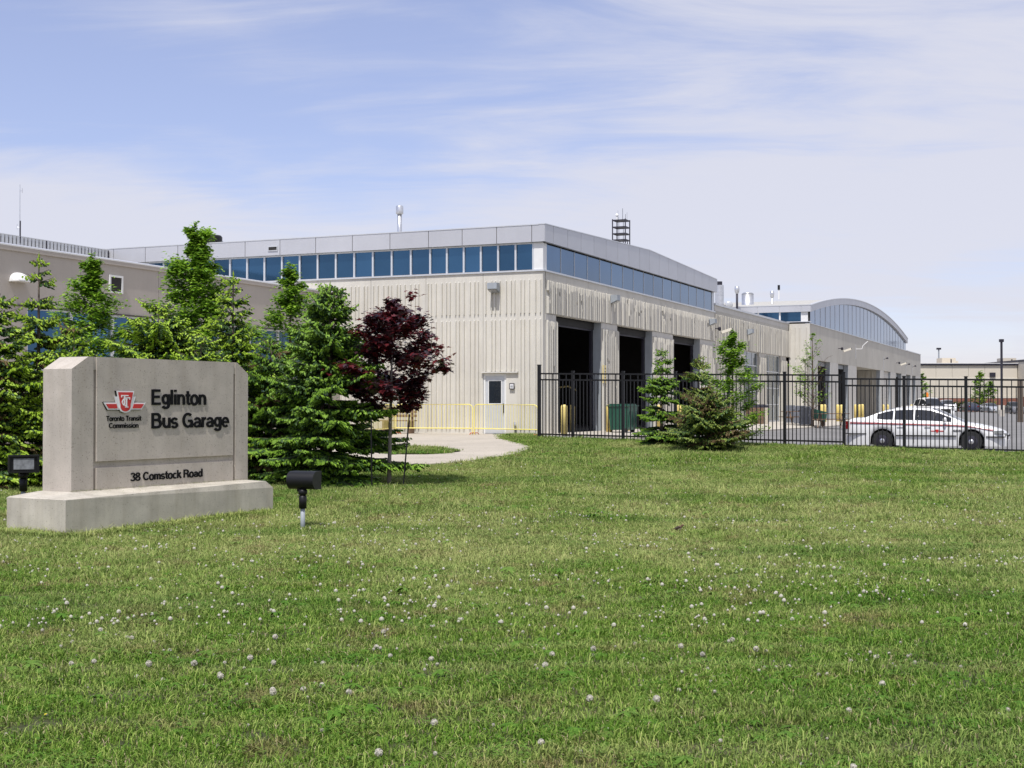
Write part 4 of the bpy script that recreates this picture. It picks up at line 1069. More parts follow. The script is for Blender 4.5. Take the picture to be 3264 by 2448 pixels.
floodlight((x,y,lawn_z(x,y)-.10), R(22), 1.18, 'black floodlight with square glass behind the left end of sign')

# ------------------------------------------------------------------ plants
def jit(q, a): return Vector((q.uniform(-a,a), q.uniform(-a,a), q.uniform(-a,a)))
def spruce(loc, h, rad, label, seed, new='n_new', z0=.04, nwh=None, dens=1.0, brown=0.0, bare_top=0.0, lean=0, power=.85, topw=.12, tw=1.0, grp=None):
    q = random.Random(seed); o = thing('spruce_tree', label, 'tree', loc, q.uniform(0,6), grp)
    def axis(z): return Vector((lean*z*z/h*.5, 0, z))
    b = MB(); b.tube([axis(0)-Vector((0,0,.1)), axis(h*.3), axis(h*.7), axis(h)], [h*.014, h*.011, h*.006, .006], 8); b.build('trunk', M['bark'], o, True)
    c = MB(); br = MB()
    nwh = nwh or int(h/.17)
    for k in range(nwh):
        z = z0*h + (h*(.97)-z0*h)*(k/(nwh-1))**.92; f = z/h
        rl = rad*((1-f)**power) + topw*(1-f*.5)
        nb = max(4, int((7 if f < .7 else 5)*dens))
        a0 = q.uniform(0, 6.28)
        for i in range(nb):
            if q.random() > .93: continue
            z = max(z0*h, min(h*.96, z + q.uniform(-.07,.07)))
            a = a0 + i*6.283/nb + q.uniform(-.3,.3); L = rl*q.uniform(.58,1.28)*(1.12 if k % 3 == 0 else .92)
            d = Vector((math.cos(a), math.sin(a), 0)); s = Vector((-math.sin(a), math.cos(a), 0))
            up = lerp(-.18, .55, f) + q.uniform(-.1,.1)
            P0 = axis(z)
            def bp(t): return P0 + d*(L*t) + Vector((0,0, L*(up*t - .28*t*t + .22*t**3*(1.2))))
            br.tube([bp(0), bp(.35), bp(.7), bp(.97)], [.012*min(1.6,L)+.003,.009,.006,.003], 4, 1 if q.random()<brown else 0, cap=False)
            nt = max(3, int(L/.060*dens*tw))
            dead = q.random() < brown
            for j in range(nt):
                t = lerp(.12 if f > .5 else .22, 1.0, (j+q.random()*.6)/nt); p = bp(min(t,1)); 
                sl = L*.30*(1.08-t)+.06; sl = min(sl, .42)*q.uniform(.7,1.2)
                for sg in ((-1,1) if t < .98 else (0,)):
                    tip = p + s*(sg*sl*.85) + d*(sl*(.55 if sg else 1)) + Vector((0,0,q.uniform(-.35,.06)*sl))
                    new_t = t > .35 or q.random() < .5
                    m = 2 if dead and q.random() < .75 else (1 if (q.random() < (.42+.55*t)) else 0)
                    mo = 2 if dead else 0
                    if sl > .13:
                        c.spindle(p, p.lerp(tip,.75), .022, mo)
                        nn = int(sl/.05)
                        for w in range(nn):
                            u = (w+.8)/nn; pp = p.lerp(tip, min(u,.95)); fl = q.uniform(.06,.11)
                            for sg2 in (-1, 1):
                                e = pp + (tip-p).normalized()*fl*.75 + s.cross(Vector((0,0,1)))*0 + d*(fl*.35*sg2) + Vector((0,0,-fl*q.uniform(.1,.7)))
                                c.spindle(pp, e, q.uniform(.017,.027), m if q.random() < .8 else 0)
                    c.spindle(p.lerp(tip,.45), tip + Vector((0,0,-.03)), q.uniform(.020,.030), m)
    for i in range(3): c.spindle(axis(h*(.9+.03*i)), axis(h*(.985+.01*i)), .022, 1)
    br.build('branches', [M['bark'], M['twig']], o)
    c.build('crown', [M['n_old'], M[new], M['n_brown']], o)
    return o
LEAF_Q = [(0,0),(.28,.22),(.5,0),(.28,-.22)]
def leafm(b, p, q, size, m, star=False, tilt=None):
    a = q.uniform(0,6.283); d = Vector((math.cos(a), math.sin(a), q.uniform(-.7,.35))).normalized()
    s = d.cross(Vector((q.uniform(-.4,.4), q.uniform(-.4,.4), 1))).normalized(); n = s.cross(d)
    if not star:
        i = len(b.v); 
        b.v += [tuple(p), tuple(p+d*size*.5+s*size*.34+n*size*.08), tuple(p+d*size), tuple(p+d*size*.5-s*size*.34+n*size*.08)]
        b.f += [(i,i+1,i+2),(i,i+2,i+3)]; b.m += [m,m]
    else:
        out = [(0,-.05),(.22,-.42),(.30,-.18),(.62,-.50),(.60,-.20),(1.0,0),(.60,.20),(.62,.50),(.30,.18),(.22,.42)]
        i = len(b.v); b.v.append(tuple(p+d*size*.3))
        for x, y in out: b.v.append(tuple(p+d*size*x+s*size*y+n*size*(.18*abs(y)-.12*x*x)))
        k = len(out)
        for j in range(k): b.f.append((i, i+1+j, i+1+(j+1)%k)); b.m.append(m)
def broadleaf(loc, h, prof, label, seed, nl=5200, leaf=.085, mats=('leaf_l','leaf_d'), trunk_r=.05, z0=.12, cat='tree', name='leafy_tree', bark='bark', star=False, limbs=26, bare=None, clump=.22, steep=.75, lean=(0,0), grp=None, sub=5, topbare=False, extra=None):
    """prof(f, angle) -> crown radius at height fraction f"""
    q = random.Random(seed); o = thing(name, label, cat, loc, 0, grp)
    ax = lambda z: Vector((lean[0]*z, lean[1]*z, z))
    b = MB(); b.tube([ax(-.1), ax(h*.15), ax(h*.45), ax(h*.8), ax(h*.97)], [trunk_r*1.25, trunk_r, trunk_r*.75, trunk_r*.35, .006], 9); b.build('trunk', M[bark], o, True)
    lb = MB(); tips = []
    for k in range(limbs):
        f = z0 + (.96-z0)*((k+.5)/limbs); a = k*2.4+q.uniform(-.4,.4); r = prof(min(1,f+.06), a)*q.uniform(.55,1.2)
        base = ax(h*max(.05, f - .5*steep*r/h*.9)); d = Vector((math.cos(a), math.sin(a), 0))
        tip = ax(h*f) + d*r; tip.z += .05
        midp = base.lerp(tip, .5) + Vector((0,0,-.04)) + jit(q,.04)
        lb.tube([base, midp, tip], [trunk_r*.4*(1.1-f), trunk_r*.25*(1.1-f)+.002, .003], 5, cap=False)
        for w in range(sub):
            t = q.uniform(.25, 1.0); p = base.lerp(midp, t*2) if t < .5 else midp.lerp(tip, t*2-1)
            rr2 = max(.14, r*.42)*q.uniform(.5,1.1); a2 = a+q.uniform(-1.5,1.5)
            e = p + Vector((math.cos(a2)*rr2, math.sin(a2)*rr2, q.uniform(.1,.8)*rr2))
            lb.tube([p, p.lerp(e,.5)+jit(q,.02), e], [.006,.0045,.002], 4, cap=False)
            tips.append((p, e, r))
        tips.append((midp, tip, r))
    for k in range(5): tips.append((ax(h*(.80+.035*k)), ax(h*(.84+.04*k)), .1))
    lb.build('branches', M[bark], o)
    c = MB(); per = max(1, nl//len(tips))
    for (p, e, r) in tips:
        if bare and q.random() < bare(p): continue
        cl = min(clump, r*.55+.05)*q.uniform(.35,1.15)
        for _ in range(int(per*q.uniform(.5,1.5))):
            t = q.random()**.6; x = p.lerp(e, t*1.05)
            g = Vector((q.gauss(0,1), q.gauss(0,1), q.gauss(0,.8)))*cl*.45
            leafm(c, x+g, q, leaf*q.uniform(.7,1.25), 0 if q.random() < .5 else 1, star)
    if extra:
        for (cc, rr3, nn) in extra:
            for _ in range(nn): leafm(c, Vector(cc)+Vector((q.gauss(0,1), q.gauss(0,1), q.gauss(0,.7)))*rr3, q, leaf*q.uniform(.8,1.2), 0, star)
    c.build('crown', [M[mats[0]], M[mats[1]]], o)
    return o
def L(px, D): x = at(px, D); return (x, D, lawn_z(x, D)-.02)
def hgt(py, D, px): return zrel(py, D) - lawn_z(at(px, D), D)
# --- row behind the sign
def pear(f, a, R0=.62):
    return R0*(min(1, max(.04, (1.0-f)/.70))**.80)*(1+.20*math.sin(3*a+7*f)+.12*math.sin(7*a+13*f))
spruce(L(-8,24.5), hgt(925,24.5,0), 1.25, 'bushy spruce cut by the left edge of the photo', 11, dens=1.2, brown=.08, power=.7)
spruce(L(122,25.5), hgt(800,25.5,122), 1.35, 'spruce with long bare leader, just left of the sign', 12, nwh=22, dens=1.0, brown=.06, topw=.26, power=1.25)
spruce(L(48,24.6), hgt(1205,24.6,48), 1.05, 'low brownish spruce between sign and left photo edge', 13, brown=.35, new='n_new', dens=1.15, power=.6)
broadleaf(L(290,28.5), hgt(808,28.5,290), lambda f,a: pear(f,a,1.45), 'round topped leafy green tree above the left half of the sign', 21, nl=15000, leaf=.095, z0=.25, clump=.30, limbs=40, trunk_r=.05)
spruce(L(235,25.2), hgt(1030,25.2,250), 1.35, 'short spruce whose top shows over the left sign corner', 14, brown=.06, dens=1.15, power=.7)
broadleaf(L(620,28.0), hgt(706,28,620), lambda f,a: pear(f,a,1.65), 'tallest leafy tree with twin tips rising above the garage roof', 22, nl=26000, leaf=.10, z0=.2, clump=.30, limbs=52, trunk_r=.06, extra=[((.20,0,hgt(745,28,625)),.10,200)])
spruce(L(505,26.0), hgt(955,26,505), 1.65, 'wide bright spruce directly behind the middle of the sign', 15, dens=1.45, power=.62)
spruce(L(742,26.4), hgt(858,26.4,742), 1.45, 'spruce with a thin twiggy spire behind the right end of the sign', 16, nwh=26, power=1.15, topw=.22, dens=1.1)
spruce(L(640,25.3), hgt(1060,25.3,640), 1.4, 'low bushy spruce behind the right half of the sign', 20, dens=1.2, power=.65)
broadleaf(L(925,28.0), hgt(836,28,925), lambda f,a: pear(f,a,1.3), 'narrow pointed leafy tree between the two right hand spruces', 23, nl=13500, leaf=.09, z0=.2, clump=.26, limbs=42)
spruce(L(865,25.6), hgt(1080,25.6,905), 1.2, 'dark low spruce right beside the right edge of sign', 17, brown=.10, new='n_new2', dens=1.2, power=.6)
spruce(L(1052,24.9), hgt(893,24.9,1052), 1.30, 'full deep green spruce, largest one, beside the red maple', 18, new='n_new2', dens=1.35, tw=1.1, power=.66, nwh=30, topw=.16)
spruce(L(1028,25.0), hgt(915,25.0,1032), .5, 'slender second leader of spruce next to the largest one', 19, new='n_new2', z0=.55, dens=1.0, topw=.16)
# --- maple
def mp(f, a): 
    return .90*math.sin(math.pi*min(1,max(.02,(f-.34)/.66))**.82)**.55*(1+.16*math.sin(2*a+5*f)+.10*math.sin(5*a))
mapleD = 24.7; mx = at(1240,mapleD)
broadleaf((mx,mapleD,lawn_z(mx,mapleD)-.02), hgt(945,mapleD,1240)*1.0, mp, 'young maple with maroon leaves, tied between black stakes', 31, nl=6800, leaf=.125, mats=('leaf_r','leaf_r2'), trunk_r=.036, z0=.45, name='red_maple', bark='barkpale', star=True, limbs=26, clump=.20, lean=(.022,0), extra=[((.40,0,hgt(935,mapleD,1240)),.07,22)])
def stake(p0, p1, D, label):
    x0, x1 = at(p0[0],D), at(p1[0],D); o = thing('tree_stake', label, 'stake', (x0,D,lawn_z(x0,D)), 0, 'steel stakes supporting the red maple')
    h = zrel(p1[1],D)-lawn_z(x0,D); b = MB(); b.tube([(0,0,-.1),(x1-x0,0,h)], .018, 4); b.tube([(0.0,-.02,-.1),(x1-x0,-.02,h)], .010, 4)
    b.build('shaft', M['black'], o)
    return o
stake((1284,1546),(1305,1320),24.4,'black leaning steel stake on the right of the red maple trunk')
stake((1186,1538),(1183,1322),24.3,'dark upright stake left of the maple, against the big spruce')
# --- clump in front of the fence
spruce(L(2110,39.8), hgt(1105,39.8,2110), .82, 'small airy spruce in front of the fence, left of its cluster', 41, new='n_new2', nwh=19, dens=1.2, power=.8, topw=.16)
spruce(L(2228,38.6), hgt(1125,38.6,2228), .66, 'olive coloured spruce in the middle of the fence cluster', 42, new='n_olive', nwh=19, brown=.18, dens=1.25, topw=.24)
spruce(L(2255,37.2), hgt(1262,37.2,2275), 1.22, 'low sprawling half browned spruce at the front of the fence cluster', 43, new='n_olive', brown=.28, dens=1.6, power=.42, nwh=13)
broadleaf(L(2335,40.2), hgt(1052,40.2,2335), lambda f,a: .95*math.sin(math.pi*min(1,max(.05,f))**.72)**.55*(1+.28*math.sin(3*a+6*f)), 'upright green leafy sapling at the right side of fence cluster', 44, nl=9000, leaf=.095, z0=.15, clump=.22, limbs=30, steep=1.2, bark='bark')
# half bare tree behind fence
D = 72; x = at(2590,D)
broadleaf((x,D,lot_z(x,D)), zrel(1052,D)-lot_z(x,D), lambda f,a: 1.05*math.sin(math.pi*min(1,max(.02,(f-.2)/.8))**.7)**.6, 'sparse half bare tree in the yard behind the fence', 51, nl=3600, leaf=.12, mats=('leaf_d','leaf_l'), trunk_r=.07, z0=.32, name='sparse_tree', bark='twig', limbs=30, clump=.22, steep=2.0, bare=lambda p: .85 if p.x > .05 or p.z > 3.8 else .05, sub=8)

# ------------------------------------------------------------------ yard furniture
def picnic(px, D, rz, label):
    x = at(px,D); o = thing('picnic_table', label, 'picnic table', (x,D,lot_z(x,D)+.03), R(rz), 'picnic tables in the yard')
    for k in range(5): MB().box(-.9,.9,-.35+k*.145,-.22+k*.145,.72,.76).build('top_plank', M['wood'], o)
    for sy in (-.72,.50): MB().box(-.9,.9,sy,sy+.22,.42,.46).build('bench_plank', M['wood'], o)
    for sx in (-.6,.6):
        for s in (-1,1): MB().tube([(sx,s*.62,0),(sx,s*.22,.72)], .035, 4).build('leg', M['wood'], o)
        MB().box(sx-.03,sx+.03,-.72,.72,.36,.42).build('crossbeam', M['wood'], o)
picnic(2650, 72, -24, 'weathered picnic table behind the fence, right of the sparse tree')
picnic(2545, 75, 10, 'weathered picnic table behind the fence, left of the sparse tree')
def barbecue(px, D, label, m='greycloth'):
    x = at(px,D); o = thing('covered_barbecue', label, 'barbecue', (x,D,lot_z(x,D)+.03), R(-20), 'covered grills in the yard')
    b = MB(); b.prism([(-.34,.05),(.34,.05),(.30,.85),(.22,1.05),(-.22,1.05),(-.30,.85)], -.25, .25); b.build('cover', M[m], o)
    b = MB(); b.tube([(-.42,0,.8),(.42,0,.8)], .03, 6); b.build('side_handle', M['darksteel'], o)
barbecue(2520, 78, 'grey covered grill nearest to the recessed wall corner'); barbecue(2552, 77, 'bluish grey covered grill beside the left picnic table')
barbecue(2568, 74, 'grey covered grill just left of the sparse tree trunk')
def barrel(px, D, label, m='wood'):
    x = at(px,D); o = thing('litter_barrel', label, 'litter bin', (x,D,lot_z(x,D)+.03), R(0), 'litter bins by the tall windows')
    for k in range(12):
        a = k*math.pi/6; q = MB().box(-.075,.075,-.02,.02,0,.9); q.rot(Matrix.Translation((.3*math.cos(a),.3*math.sin(a),0)) @ Matrix.Rotation(a+math.pi/2,4,'Z')); q.build('stave', M[m], o)
    MB().lathe([(.28,.02),(.28,.88)], 12).build('liner', M['darksteel'], o); MB().lathe([(.33,.9),(.30,1.0),(.12,1.08)], 12).build('lid', M['darksteel'], o)
barrel(2396,74.5,'dark litter barrel under the left tall window'); barrel(2415,75,'brown slatted litter barrel beside the dark one'); barrel(2431,75.4,'tan slatted litter barrel on the right of the three','cream')
x = at(2605,74); o = thing('leaning_bin', 'dark green tub tipped beside the sparse tree', 'bin', (x,74,lot_z(x,74)+.03), R(10))
b = MB(); b.prism([(-.42,.35),(.35,.25),(.45,.75),(-.35,.95)], -.3, .3); b.build('tub', M['greenbin'], o); MB().box(-.4,-.3,-.2,.2,0,.36).build('leg', M['wood'], o); MB().box(.28,.38,-.2,.2,0,.3).build('leg', M['wood'], o)

# ------------------------------------------------------------------ vehicles
def interp(tb, x):
    if x <= tb[0][0]: return tb[0][1]
    for (a, b_), (c, d) in zip(tb[:-1], tb[1:]):
        if x <= c: return b_ + (d-b_)*(x-a)/(c-a)
    return tb[-1][1]
def vehicle(label, cat, loc, rz, P, paint, group=None, name='parked_car', detail=True):
    o = thing(name, label, cat, loc, rz, group)
    x0, x1 = P['top'][0][0], P['top'][-1][0]; wr = P.get('wr', .33); ar = wr+.07; wxs = P['wheels']; W_ = P['w']
    xs = sorted(set([round(x, 3) for x in np.linspace(x0, x1, 44)] + [round(w+ar*math.cos(a), 3) for w in wxs for a in np.linspace(0, math.pi, 11)]))
    def hw(x): 
        e = min((x-x0), (x1-x)); return W_*(.80+.20*min(1, (e/.55))**.5)
    def zb(x):
        z = .19
        for w in wxs:
            if abs(x-w) < ar: z = max(z, wr+math.sqrt(max(0, ar*ar-(x-w)**2)))
        return z
    b = MB(); rows = []
    for x in xs:
        zt = interp(P['top'], x); w = hw(x); z0 = min(zb(x), zt-.05); zm = lerp(z0, zt, .55)
        rows.append([(x,-w*.93,z0),(x,-w,max(z0+.01,min(zm,.62))),(x,-w*.985,zt-.10 if zt-.10 > z0+.02 else zt-.03),(x,-w*.93,zt),(x,-w*.5,zt+.025),(x,0,zt+.035),(x,w*.5,zt+.025),(x,w*.93,zt),(x,w*.985,zt-.10 if zt-.10 > z0+.02 else zt-.03),(x,w,max(z0+.01,min(zm,.62))),(x,w*.93,z0)])
    n = len(rows[0]); 
    for r in rows: b.v += r
    for i in range(len(rows)-1):
        for j in range(n-1):
            A = i*n+j; b.f.append((A, A+n, A+n+1, A+1)); b.m.append(0)
    b.f.append(tuple(range(n))); b.m.append(0); e = (len(rows)-1)*n; b.f.append(tuple(range(e, e+n))[::-1]); b.m.append(0)
    body = b.build('body', paint, o, smooth=False)
    for p in body.data.polygons: p.use_smooth = True
    MB().box(x0+.25,x1-.25,-W_*.8,W_*.8,.2,.42).build('underbody', M['rubber'], o)
    # greenhouse
    R0 = P['roof']; g0, g1 = R0[0][0], R0[-1][0]; ws, re = P['ws'], P['re']; w0, w1 = P['win']
    gx = sorted(set([round(x,3) for x in np.linspace(g0, g1, 30)] + [ws, re, w0, w1] + [p+d for p in P.get('pillars', []) for d in (-.025,.025)]))
    paintb, glas, wsb = MB(), MB(), MB()
    def sect(x):
        zt = interp(P['top'], x)+.0; zr = max(interp(R0, x), zt+.002); f = min(1, (zr-zt)/.3); w = W_*.91
        wt = lerp(w, W_*.66, min(1, (zr-zt)/.42))
        def side(k): return (w+(wt-w)*k, zt+(zr-.035*f-zt)*k)
        return zt, zr, [side(0), side(.10), side(.86), side(1.0)], (wt*.45, zr-.006)
    for a, c in zip(gx[:-1], gx[1:]):
        _, _, sa, ra = sect(a); _, _, sc, rc = sect(c); mid = (a+c)/2
        pil = any(abs(mid-p) < .024 for p in P.get('pillars', []))
        for sg in (-1, 1):
            for k in range(3):
                tgt = glas if (k == 1 and w0 < mid < w1 and not pil) else paintb
                tgt.face([(a,sg*sa[k][0],sa[k][1]),(c,sg*sc[k][0],sc[k][1]),(c,sg*sc[k+1][0],sc[k+1][1]),(a,sg*sa[k+1][0],sa[k+1][1])])
            tgt = wsb if (mid > ws or mid < re) else paintb
            tgt.face([(a,sg*sa[3][0],sa[3][1]),(c,sg*sc[3][0],sc[3][1]),(c,sg*rc[0],rc[1]),(a,sg*ra[0],ra[1])])
            tgt.face([(a,sg*ra[0],ra[1]),(c,sg*rc[0],rc[1]),(c,0,rc[1]+.01),(a,0,ra[1]+.01)])
    paintb.build('roof', paint, o); glas.build('side_window', M['glassd'], o); wsb.build('windscreen', M['glassd'], o)
    for w in wxs:
        for sg in (-1, 1):
            q = MB(); q.lathe([(wr*.62,-.10),(wr*.97,-.10),(wr,-.06),(wr,.06),(wr*.97,.10),(wr*.62,.10)], 22); q.rot(Matrix.Translation((w,sg*(W_-.12),wr)) @ Matrix.Rotation(R(90),4,'X')); wh = q.build('wheel', M['rubber'], o)
            q = MB(); q.lathe([(wr*.60,-.05),(wr*.60,.05),(wr*.2,.075),(wr*.1,.09)], 18); q.rot(Matrix.Translation((w,sg*(W_-.055),wr)) @ Matrix.Rotation(R(-90)*sg,4,'X')); q.build('rim', M['darksteel'] if detail else M['chrome'], wh)
            if detail:
                q = MB(); q.lathe([(wr*.26,.0),(wr*.24,.06),(wr*.1,.08)], 12); q.rot(Matrix.Translation((w,sg*(W_-.03),wr)) @ Matrix.Rotation(R(-90)*sg,4,'X')); q.build('hub', M['chrome'], wh)
            q = MB().box(w-ar*.9,w+ar*.9,sg*(W_-.34),sg*(W_-.28),.2,wr+ar); q.build('arch_liner', M['rubber'], o)
    # lamps, mirrors
    zf = interp(P['top'], x1-.1)
    for sg in (-1, 1):
        MB().box(x1-.12,x1-.02,sg*W_*.55,sg*W_*.80,zf-.16,zf-.02).build('headlight', M['lampclear'], o)
        zr_ = interp(P['top'], x0+.1); MB().box(x0-.01,x0+.08,sg*W_*.55,sg*W_*.82,zr_-.28,zr_-.08).build('tail_lamp', M['lampred'], o)
        q = MB(); q.lathe([(.03,-.06),(.08,-.03),(.085,.03),(.03,.06)], 10); q.rot(Matrix.Translation((P['ws']+.45,sg*(W_+.08),interp(P['top'],P['ws']+.4)+.09)) @ Matrix.Rotation(R(90),4,'Y')); q.build('mirror', paint, o)
    MB().box(x1-.06,x1+.015,-W_*.45,W_*.45,.42,zf-.08).build('grille', M['rubber'], o)
    MB().box(x1-.02,x1+.02,-.26,.26,.38,.50).build('number_plate', M['white'], o)
    return o
SED = dict(w=.92, wheels=[-1.33,1.48], wr=.335,
    top=[(-2.54,.55),(-2.52,.70),(-2.47,1.00),(-2.38,1.06),(-1.9,1.075),(-1.6,1.05),(-1.3,1.0),(0,.965),(.9,.945),(1.25,.93),(1.6,.885),(2.0,.80),(2.3,.71),(2.47,.62),(2.54,.50)],
    roof=[(-1.95,1.08),(-1.6,1.24),(-1.3,1.365),(-1.0,1.43),(-.6,1.46),(-.1,1.462),(.2,1.43),(.5,1.32),(.9,1.13),(1.28,.94)], ws=.22, re=-1.0, win=(-1.52,.85), pillars=[-.33,-.98])
SMALL = dict(SED); 
SUV = dict(w=.95, wheels=[-1.45,1.45], wr=.38, top=[(-2.45,.6),(-2.42,1.1),(-1.5,1.12),(1.0,1.12),(1.3,1.14),(2.1,1.08),(2.4,.98),(2.47,.6)],
    roof=[(-2.38,1.15),(-2.2,1.6),(-1.9,1.80),(-1,1.84),(.2,1.83),(.5,1.72),(1.15,1.14)], ws=.3, re=-2.0, win=(-2.15,.85), pillars=[-.4,-1.3])
PICK = dict(w=.98, wheels=[-1.75,1.75], wr=.38, top=[(-2.8,.6),(-2.76,1.15),(-.8,1.16),(1.3,1.14),(2.2,1.08),(2.65,1.0),(2.75,.6)],
    roof=[(-.85,1.18),(-.75,1.6),(-.55,1.80),(0,1.86),(.5,1.84),(.75,1.74),(1.3,1.15)], ws=.6, re=-.7, win=(-.65,1.0), pillars=[.1])
D = 45.0; x = at(2957,D); CR = math.atan2(-.425,.905)
car = vehicle('white transit sedan with thin red stripe parked just behind the fence', 'car', (x,D,lot_z(x,D)-.0), CR, SED, M['carwhite'], name='sedan_car')
def car_detail():
    W_ = .92
    def strip(z, h, m, nm, x0=-2.40, x1=2.15, slope=-.0, off=.012):
        b = MB(); xs = np.linspace(x0, x1, 30)
        def y(x): e = min(x+2.54, 2.54-x); return -W_*(.80+.20*min(1,(e/.55))**.5)*1.0-off
        def zz(x): return z + interp([(-2.4,0.02),(-1,.0),(1,-.045),(1.6,-.09),(2.2,-.20)], x)
        for a, c in zip(xs[:-1], xs[1:]): 
            b.face([(a,y(a),zz(a)),(c,y(c),zz(c)),(c,y(c),zz(c)+h),(a,y(a),zz(a)+h)]); b.face([(a,y(a),zz(a)+h),(c,y(c),zz(c)+h),(c,y(c)+.03,zz(c)+h),(a,y(a)+.03,zz(a)+h)])
        b.build(nm, m, car)
    strip(.888,.014, M['red'], 'stripe'); strip(.92,.008, M['red'], 'pinstripe')
    b = MB(); xs = np.linspace(-.9,1.05,3); 
    b.box(-.88,1.02,-.945,-.915,.50,.535); b.box(1.93,2.5,-.93,-.80,.48,.515); b.box(-2.56,-1.85,-.925,-.80,.55,.58); b.build('rub_strip', M['rubber'], car)
    b = MB()
    for xx in (-1.02,-.32,.80): b.box(xx-.006,xx+.006,-.928,-.912,.27,.94)
    b.build('door_seam', M['rubber'], car)
    for xx in (-.86,.02): 
        MB().box(xx,xx+.2,-.94,-.915,.79,.82).build('door_handle', M['carwhite'], car)
    em = MB().box(.22,.62,-.932,-.921,.66,.685).build('emblem', M['red'], car); MB().prism([(.37,.72),(.47,.72),(.44,.62),(.40,.62)], -.935, -.921).build('emblem_shield', M['red'], em)
    put_text('485', 1.02-.12, 1.02+.14, .655, .72, -.928, .008, M['darksteel'], car, .01, True)
    # side marker and wraparound lamp
    MB().box(2.18,2.46,-.90,-.72,.60,.70).build('side_headlight', M['lampclear'], car)
    MB().box(-2.55,-2.44,-.86,-.66,.72,.98).build('side_tail_lamp', M['lampred'], car)
    b = MB(); b.box(-.35,.1,-.25,.25,1.49,1.53); b.lathe([(.05,1.48),(.07,1.56),(.03,1.60)], 10, c=(.05,0,0)); b.build('roof_beacon_base', M['rubber'], car)
car_detail()
# service truck with amber beacon beyond
D = 112; x = at(2955,D)
tr = vehicle('white service pickup with amber roof beacon beyond the hall end', 'pickup truck', (x,D,lot_z(x,D)), R(-75), PICK, M['carwhite'], name='service_truck', detail=False)
MB().lathe([(.11,1.9),(.13,1.95),(.12,2.2),(.05,2.28)], 12).build('beacon', M['amber'], tr)
# far parked cars
cw = mat('silver_car_paint', (.48,.50,.52), .3, metal=.4, var=.03, coat=.5); cd = mat('dark_blue_car_paint', (.03,.035,.06), .25, var=.05, coat=.6); cg = mat('pewter_car_paint', (.20,.20,.21), .3, metal=.4, var=.04, coat=.5)
G3 = 'vehicles parked before the beige building'
D = 206
for px, P, m, rz, lab, nm in ((3020,SUV,M['carwhite'],-95,'white sport utility vehicle parked before the beige building','sport_utility_vehicle'),(3088,SED,cd,88,'dark blue sedan parked before the beige building','parked_car'),(3156,SED,cw,-88,'silver sedan parked before the beige building','parked_car'),(3228,PICK,cg,-92,'pewter pickup parked farthest right','pickup_truck')):
    x = at(px,D); vehicle(lab, 'car' if P is SED else ('pickup truck' if P is PICK else 'sport utility vehicle'), (x,D,lot_z(x,D)), R(rz), P, m, G3, nm, False)
# ------------------------------------------------------------------ far building, lamps, trees, hedge
def far():
    D = 222; g = EYE-1.68
    xl, xr = at(2880,D), at(3243,D)
    o = thing('retail_building', 'long beige flat roofed building with brick base across the far lot', 'building', (xl,D,g), 0)
    W_ = xr-xl; z1 = 1.68+(1290-1157)/FPX*D
    zb = 1.68+(1290-1267)/FPX*D; zs = 1.68+(1290-1206)/FPX*D
    n = 7
    for k in range(n):
        a, c = W_*k/n, W_*(k+1)/n
        MB().box(a+.02,c-.02,0,1,zb+.18,zs-.12).build('wall_panel', M['cream'], o); MB().box(a+.02,c-.02,0,1,zs+.12,z1-.4).build('wall_panel', M['cream'], o)
        MB().box(a+.02,c-.02,-.08,1,0,zb-.1).build('brick_base', M['brick'], o)
    MB().box(0,W_,-.12,1,zb-.1,zb+.16).build('string_course', M['cream2'], o)
    MB().box(0,W_,-.06,1,zs-.12,zs+.12).build('string_course', M['cream2'], o)
    MB().box(-.2,W_+.1,-.25,1,z1-.4,z1-.1).build('cornice', M['darksteel'], o); MB().box(-.2,W_+.1,-.30,1,z1-.1,z1).build('cornice_cap', M['whitem'], o)
    MB().box(0,W_,1,60,0,z1-.5).build('building_mass', M['cream'], o)
    for px in (3163,):
        x = at(px,D)-xl; MB().box(x-.45,x+.45,-.3,-.0,zs+.25,zs+.95).build('wall_light', M['darksteel'], o)
    # right-hand block, set forward, same thing
    MB().box(W_+.1,W_+60,-3,40,zb+.1,z1+.12).build('corner_block', M['cream'], o); MB().box(W_+.1,W_+60,-3.1,40,0,zb+.1).build('corner_base', M['brick'], o)
    MB().box(W_+.05,W_+60,-3.3,40,z1+.12,z1+.5).build('corner_cornice', M['darksteel'], o)
    MB().box(W_+.1,W_+8,-3.3,-3.05,zb+.1,zs).build('brick_pier', M['brick'], o)
    for px0, px1, lab in ((3003,3047,'tan rooftop air unit on the beige building, left one'),(3198,3240,'tan rooftop air unit right of the dark lamp post')):
        a, c = at(px0,D+12), at(px1,D+12); q = thing('rooftop_unit', lab, 'air conditioner', (a,D+12,g+z1-.5), 0, 'rooftop units on the beige building')
        w = c-a; h = (1290-1141)/FPX*(D+12)+1.68-z1+.5
        MB().box(0,w,0,3,0,h).build('casing', M['cream'], q); MB().box(w*.62,w*.70,-.06,0,.6,h-.2).build('louvre', M['darksteel'], q); MB().box(w,w*1.25,.5,2.5,0,h*.7).build('duct', M['cream'], q)
far()
D = 165; x = at(3193,D); g = lot_z(x,D)
o = thing('lamp_post', 'tall dark lot lamp post before the beige building', 'lamp post', (x,D,g)); h = zrel(1081,D)-g
MB().box(-.11,.11,-.11,.11,0,h-.3).build('pole', M['darksteel'], o); MB().box(-.24,.24,-.2,.2,h-.35,h).build('lamp_head', M['darksteel'], o)
MB().lathe([(.35,0),(.35,.8)], 12).build('base', M['kerb'], o)
D = 300; x = at(2993,D); o = thing('lamp_post', 'thin distant lamp mast showing over the beige roof', 'lamp post', (x,D,g)); h = zrel(1110,D)-g
